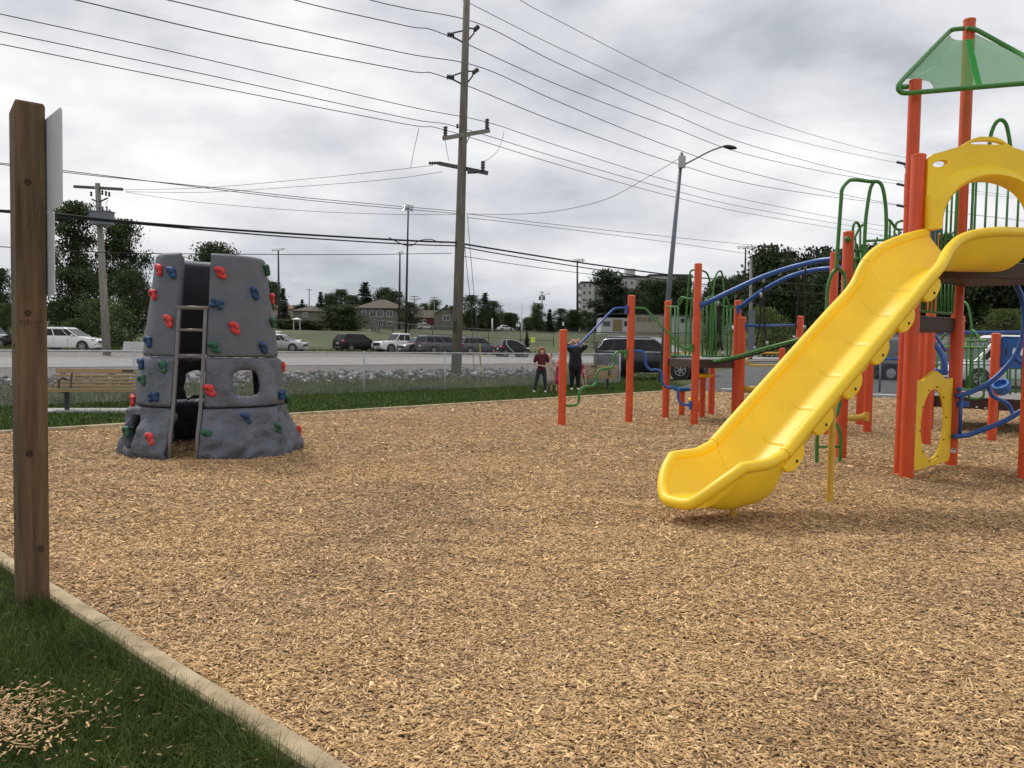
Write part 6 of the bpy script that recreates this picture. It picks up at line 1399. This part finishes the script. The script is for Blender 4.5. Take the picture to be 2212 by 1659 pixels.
# low white commercial building
def low_white():
    Y=195.; c=P(1430,700,Y); t=thing('commercial_building','long low white commercial building with a boarded brown door behind the field fence','building',(c.x,c.y,c.z))
    X=lambda x: P(x,700,Y).x; Z=lambda x,y: P(x,y,Y).z
    zb=Z(1400,716); 
    def blk(a,b,yt,mt,nm='wall',dy=0): MB().box(((X(a)+X(b))/2,Y+5+dy,(Z(a,yt)+zb)/2-1),(X(b)-X(a),10,Z(a,yt)-zb+2)).build(nm,M[mt],t)
    blk(1298,1371,686,'wallw'); blk(1371.2,1430,680,'wallb',dy=-.4); blk(1430.2,1482,680,'wallw'); blk(1482.2,1582,682,'wallw',dy=.6)
    MB().box(((X(1298)+X(1582))/2,Y+5,Z(1430,679.5)),(X(1582)-X(1298),11,.3)).build('roof_edge',M['trimd'],t)
    def pn(a,b,y0,y1,mt,nm): o=MB().box(((X(a)+X(b))/2,Y-.46,(Z(a,y0)+Z(a,y1))/2),(X(b)-X(a),.12,Z(a,y0)-Z(a,y1))).build(nm,M[mt],t); return o
    MB().box(((X(1324)+X(1344))/2,Y-.06,(Z(1334,690)+zb)/2),(X(1344)-X(1324),.12,Z(1334,690)-zb)).build('door',M['wood'],t)
    for a,b in((1303,1318),(1348,1360)): o=MB().box(((X(a)+X(b))/2,Y-.06,Z(a,699)),(X(b)-X(a),.1,1.1)).build('window',M['glassl'],t)
    for a in(1375,1387,1399,1411): pn(a,a+9,684,694,'wood','boarded_window') if a in(1387,) else pn(a,a+9,684,694,'wallg','boarded_window')
    for a,b in((1442,1450),(1470,1478),(1515,1530),(1545,1560)): MB().box(((X(a)+X(b))/2,Y-.1,Z(a,692)),(X(b)-X(a),.3,.8)).build('window',M['glassl'],t)
low_white()
# ============================================================ TREES
tr=np.random.default_rng(11)
def leaf_mesh(name,cen,size,tint):
    size*=1.5; n=len(cen); a=tr.normal(size=(n,3)); a/=np.linalg.norm(a,axis=1)[:,None]; b=tr.normal(size=(n,3)); b-=a*(a*b).sum(1)[:,None]; b/=np.linalg.norm(b,axis=1)[:,None]
    s=size*tr.uniform(.5,1.3,n); A=a*s[:,None]; B=b*(s*.55)[:,None]
    V=np.stack([cen-A,cen-B*.9+A*.1,cen+A,cen+B],1).reshape(-1,3); Q=np.arange(n*4).reshape(-1,4)
    return np_mesh(name,V,Q,np.repeat(np.stack([tint,tint,tint,np.ones(n)],1),4,axis=0))
def decid(seed,n=12000,wid=.34,lo=.22,clumps=60,leaf=.013,tall=1.,spread=.075):
    rg=np.random.default_rng(seed); C_=[];
    cc=[]
    for i in range(clumps):
        z=lo+(1-lo)*rg.uniform(0,1)**.85; f=(z-lo)/(1-lo); env=wid*np.sqrt(max(0,1-(2*f-.85)**2/1.35))*rg.uniform(.35,1.08)
        if rg.random()<.22: env*=rg.uniform(.1,.6)
        a=rg.uniform(0,2*np.pi); cc.append((env*np.cos(a),env*np.sin(a),min(z,.97),rg.uniform(.6,1.3)))
    pts=[];tn=[]
    for x,y,z,s in cc:
        k=int(n/clumps*s); p=rg.normal(size=(k,3))*np.array([spread,spread,spread*.62])*s; r=1
        pts.append(p+np.array([x,y,z])); tn.append(rg.normal(rg.uniform(.75,1.3),.18,k))
    cen=np.concatenate(pts); cen[:,2]=np.clip(cen[:,2],lo*.55,1.03); me=leaf_mesh('crown',cen,leaf,np.concatenate(tn).clip(.35,1.9))
    mb=MB(); mb.tube([(0,0,-.05),(.005,0,.2),(-.005,.005,.45),(.0,0,.75),(0,0,.93)],[.028,.021,.016,.008,.003],8)
    for i in range(0,len(cc),3):
        x,y,z,s=cc[i]; z0=max(.14,z-.22-.1*rg.random()); mb.tube([(0,0,z0),(x*.45,y*.45,z0+(z-z0)*.45),(x,y,z)],[.011,.007,.002],5)
    tm=mb.mesh('trunk',True); return me,tm
def conif(seed,n=8000,wid=.22,lo=.06,leaf=.012,pine=False):
    rg=np.random.default_rng(seed); pts=[];tn=[]; tiers=26; mb=MB(); mb.tube([(0,0,-.05),(0,0,.5),(0,0,.99)],[.022,.013,.002],8)
    for i in range(tiers):
        f=(i+rg.uniform(-.3,.3))/tiers; z=lo+(1-lo)*max(f,0); r=wid*(1-f)**.85*rg.uniform(.75,1.15)+.008
        for b in range(7):
            a=rg.uniform(0,2*np.pi); rr=r*rg.uniform(.6,1.12); k=int(n/tiers/7*(.5+1.2*(1-f))); t=rg.uniform(0.1,1,k)**.7
            px=np.cos(a)*rr*t; py=np.sin(a)*rr*t; pz=z-.28*rr*t+rg.normal(0,.008,k)+.03*t*t*rr
            w_=(.018+.02*(1-t)*rr/wid); pts.append(np.stack([px+rg.normal(0,1,k)*w_,py+rg.normal(0,1,k)*w_,pz],1)); tn.append(rg.normal(rg.uniform(.75,1.25),.15,k)); mb.tube([(0,0,z),(np.cos(a)*rr*.9,np.sin(a)*rr*.9,z-.25*rr)],[.004,.0015],4)
    me=leaf_mesh('crown',np.concatenate(pts),leaf,np.concatenate(tn).clip(.4,1.8)); return me,mb.mesh('trunk',True)
PR={}
for nm,fn in(('d1',lambda:decid(1)),('d2',lambda:decid(2,9000,.42,.16,70)),('d3',lambda:decid(3,8000,.27,.15,50)),('open',lambda:decid(4,15000,.36,.14,56,.009,1,.055)),('bush',lambda:decid(5,9500,.62,.02,80,.016,1,.10)),('bush2',lambda:decid(6,9000,.85,.0,80,.02,1,.12)),('c1',lambda:conif(7)),('c2',lambda:conif(8,8000,.30)),('pine',lambda:decid(9,8000,.26,.22,56,.012,1,.045)),('hedge',lambda:decid(10,14000,.50,.0,110,.016,1,.09))): PR[nm]=fn()
PM={}
def tree(kind,label,x,yt,Y,wpx,leafm='leaf',zb=None,cat='tree',name=None,group='trees and shrubs around the field'):
    b=sp_(x,Y); 
    if zb is not None: b.z=zb
    H=P(x,yt,Y).z-b.z; k=Y/FPX; nat={'d1':.72,'d2':.88,'d3':.6,'open':.76,'bush':1.4,'bush2':1.9,'c1':.33,'c2':.45,'pine':.58,'hedge':1.15}[kind]; sx=wpx*k/nat
    nm=name or {'c1':'conifer','c2':'conifer','pine':'pine_tree','bush':'shrub','bush2':'shrub','hedge':'hedge'}.get(kind,'leafy_tree')
    t=thing(nm,label,cat,b,random.uniform(0,6.28),group); t.scale=(sx,sx,H)
    for i,(pn,mt) in enumerate((('crown',leafm),('trunk','bark'))):
        key=(kind,i,mt)
        if key not in PM:
            me=PR[kind][i].copy(); me.materials.append(M[mt]); PM[key]=me
        o=bpy.data.objects.new(pn,PM[key]); C.objects.link(o); o.parent=t
    return t
T_=[('open','tall leafy tree with ragged top behind the transformer pole, beside the timber post',165,448,97,165,'leafd'),
('open','tall open crowned tree right of the transformer pole',262,483,100,125,'leafd'),
('d2','lower dense tree left of the climbing rock',285,590,88,105,'leafd'),
('d2','dark tree behind the big bush and white suv',160,585,90,140,'leafd'),
('d2','dark tree at the far left edge of the picture',2,585,95,75,'leafd'),
('bush','low grey green shrub at the left edge under the dark tree',10,658,80,70,'leaf'),
('d1','rounded tree top showing above the climbing rock',462,530,120,110,'leafd'),
('d2','tree hidden behind the climbing rock',400,640,118,140,'leafd'),
('d1','leafy tree just right of the climbing rock',560,600,160,70,'leafd'),
('c2','conifer right of the first floodlight mast',611,622,215,34,'needle'),
('d1','dark tree behind the tan roofed house',590,612,230,48,'leafd'),
('c1','tiny pointed spruce left of the small far pole',652,646,240,20,'needle'),
('c2','spruce right of the small far pole',692,630,240,34,'needle'),
('d1','leafy tree above the hip roof',712,636,235,38,'leafd'),
('d2','broad dark tree left of the tall spruce',735,628,242,52,'leafd'),
('d2','wide leafy tree behind the hedge top',760,640,240,60,'leafd'),
('c2','tall dark spruce behind the grey two storey house',787,609,245,62,'needle'),
('d1','leafy tree behind the right of the grey house',830,624,245,56,'leafd'),
('d2','broad leafy tree behind the corner of the grey house',852,632,240,60,'leafd'),
('d2','dark bushy tree right of the grey house by the tallest mast',884,655,200,48,'leafd'),
('d1','small yellow green tree behind the garage roof',915,657,270,34,'leaf'),
('d3','open young tree above the garage house',939,649,270,34,'leaf'),
('c1','slim spruce left of the big utility pole',964,658,265,20,'needle'),
('d1','small tree touching the big utility pole on its left',976,662,262,24,'leafd'),
('d2','dark leafy tree right of the big utility pole',1018,640,215,58,'leafd'),
('c2','pointed dark tree beyond the big pole and the guy wires',1046,632,225,44,'needle'),
('d2','lower dark tree at the right end of the dark clump',1064,652,220,44,'leafd'),
('d1','low tree below the far utility pole',1097,676,240,30,'leafd'),
('d3','airy tree left of the twin transformer pole',1160,657,215,36,'leaf'),
('c1','small spruce right of the twin transformer pole',1186,667,220,22,'needle'),
('d2','low leafy tree left of the four lamp mast',1210,668,215,42,'leafd'),
('d1','low leafy tree at the foot of the four lamp mast',1238,670,212,36,'leafd'),
('pine','tall ragged pine in front of the apartment block',1308,583,205,86,'needle'),
('d2','dark tree filling in under the ragged pine',1330,625,206,80,'leafd'),
('d2','dark leafy tree in front of the apartments, left of three',1362,628,215,80,'leafd'),
('d1','dark leafy tree in front of the apartments, middle of three',1396,607,225,66,'leafd'),
('d1','dark leafy tree in front of the apartments, right of three',1422,607,220,60,'leafd'),
('d1','leafy tree right of the street lamp behind the low deck rails',1470,600,220,70,'leafd'),
('d2','lighter tree between the green arches',1536,625,215,60,'leaf'),
('bush','pale green shrub right of the grey wooden pole',1650,668,92,112,'leafl'),
('bush','dark shrub under the blue arch rails',1690,700,95,90,'leaf'),
('d3','dark young spruce like tree seen through the green rails',1540,680,82,44,'leafd'),
('c2','tallest pointed tree above the blue arch rails',1775,541,170,64,'needle'),
('d3','ragged tree left of the tallest pointed one',1738,558,175,40,'leafd'),
('d1','leafy tree top on the wooded hill right of the low deck',1590,598,240,60,'leafd'),
('d1','leafy tree on the wooded hill behind the mast',1640,590,235,60,'leafd'),
('bush','pale olive bush beyond the right hand deck',2165,672,75,130,'leafl'),
('bush2','olive bush at the right edge behind the blue panel',2250,650,72,110,'leafl'),
('c1','tiny dark sapling in the field beyond the cars',1138,716,100,14,'needle')]
T_=[q for q in T_]
for q in T_:
    tree(q[0],q[1],q[2],q[3],q[4],q[5],q[6])
# the two big near shrubs and the hedge
tree('bush','large rounded green bush beyond the fence between the white suv and the climbing rock',212,650,68,165,'leaf',cat='shrub')
tree('bush','lighter green bush on the left side of the large rounded one',165,690,66,70,'leaf',cat='shrub')
tree('hedge','big dark clipped hedge in front of the grey two storey house',738,660,180,110,'leafd',cat='hedge')
tree('hedge','lower dark hedge left of the big one',668,692,178,90,'leafd',cat='hedge')
tree('hedge','low dark hedge behind the utility cabinet',620,690,176,70,'leafd',cat='hedge')
# far woods as one mass
def woods(name,label,spots,kind='d1',mt='leafd'):
    V=[];Q=[];Cc=[]; base={}
    for k in('d1','d2','c2','pine'):
        me=PR[k][0]; n=len(me.vertices); v=np.zeros(n*3); me.vertices.foreach_get('co',v); c=np.zeros(n*4); me.color_attributes['Col'].data.foreach_get('color',c); base[k]=(v.reshape(-1,4,3),c.reshape(-1,4,4))
    off=0
    for (x,y,z,h,wd) in spots:
        k=tr.choice(['d1','d2','c2','d1','pine']); v,c=base[k]; sel=tr.random(len(v))<.32; v=v[sel].copy(); c=c[sel].copy(); cen=v.mean(1,keepdims=True); v=cen+(v-cen)*1.5
        a=tr.uniform(0,6.28); R2=np.array([[np.cos(a),-np.sin(a),0],[np.sin(a),np.cos(a),0],[0,0,1]]); v=v@R2.T*np.array([wd,wd,h])+np.array([x,y,z]); c[...,:3]*=tr.uniform(.65,1.25)
        V.append(v.reshape(-1,3)); Cc.append(c.reshape(-1,4)); Q.append(np.arange(len(v)*4).reshape(-1,4)+off); off+=len(v)*4
    me=np_mesh(name,np.concatenate(V),np.concatenate(Q),np.concatenate(Cc)); tag(link(name,me,M[mt]),label,'woodland',kind='stuff')
sp=[]
for i in range(330):
    az=tr.uniform(.235,.80); r=tr.uniform(118,330) if az>.30 else tr.uniform(180,330); y=r; x=az*r
    h=tr.uniform(9,15); sp.append((x,y,hgt(x,y)-.5,h,h*tr.uniform(.7,1.0)))
woods('wooded_hill','dark wooded hill rising behind the play structure on the right',sp)
sp=[]
for i in range(260):
    az=tr.uniform(-.75,.14); y=tr.uniform(300,420); x=az*y; h=tr.uniform(7,10.5); 
    if -.02<az<.06: h*=.75
    sp.append((x,y,hgt(x,y)-.5,h,h*1.1))
woods('far_treeline','low dark line of trees along the horizon behind the houses',sp)
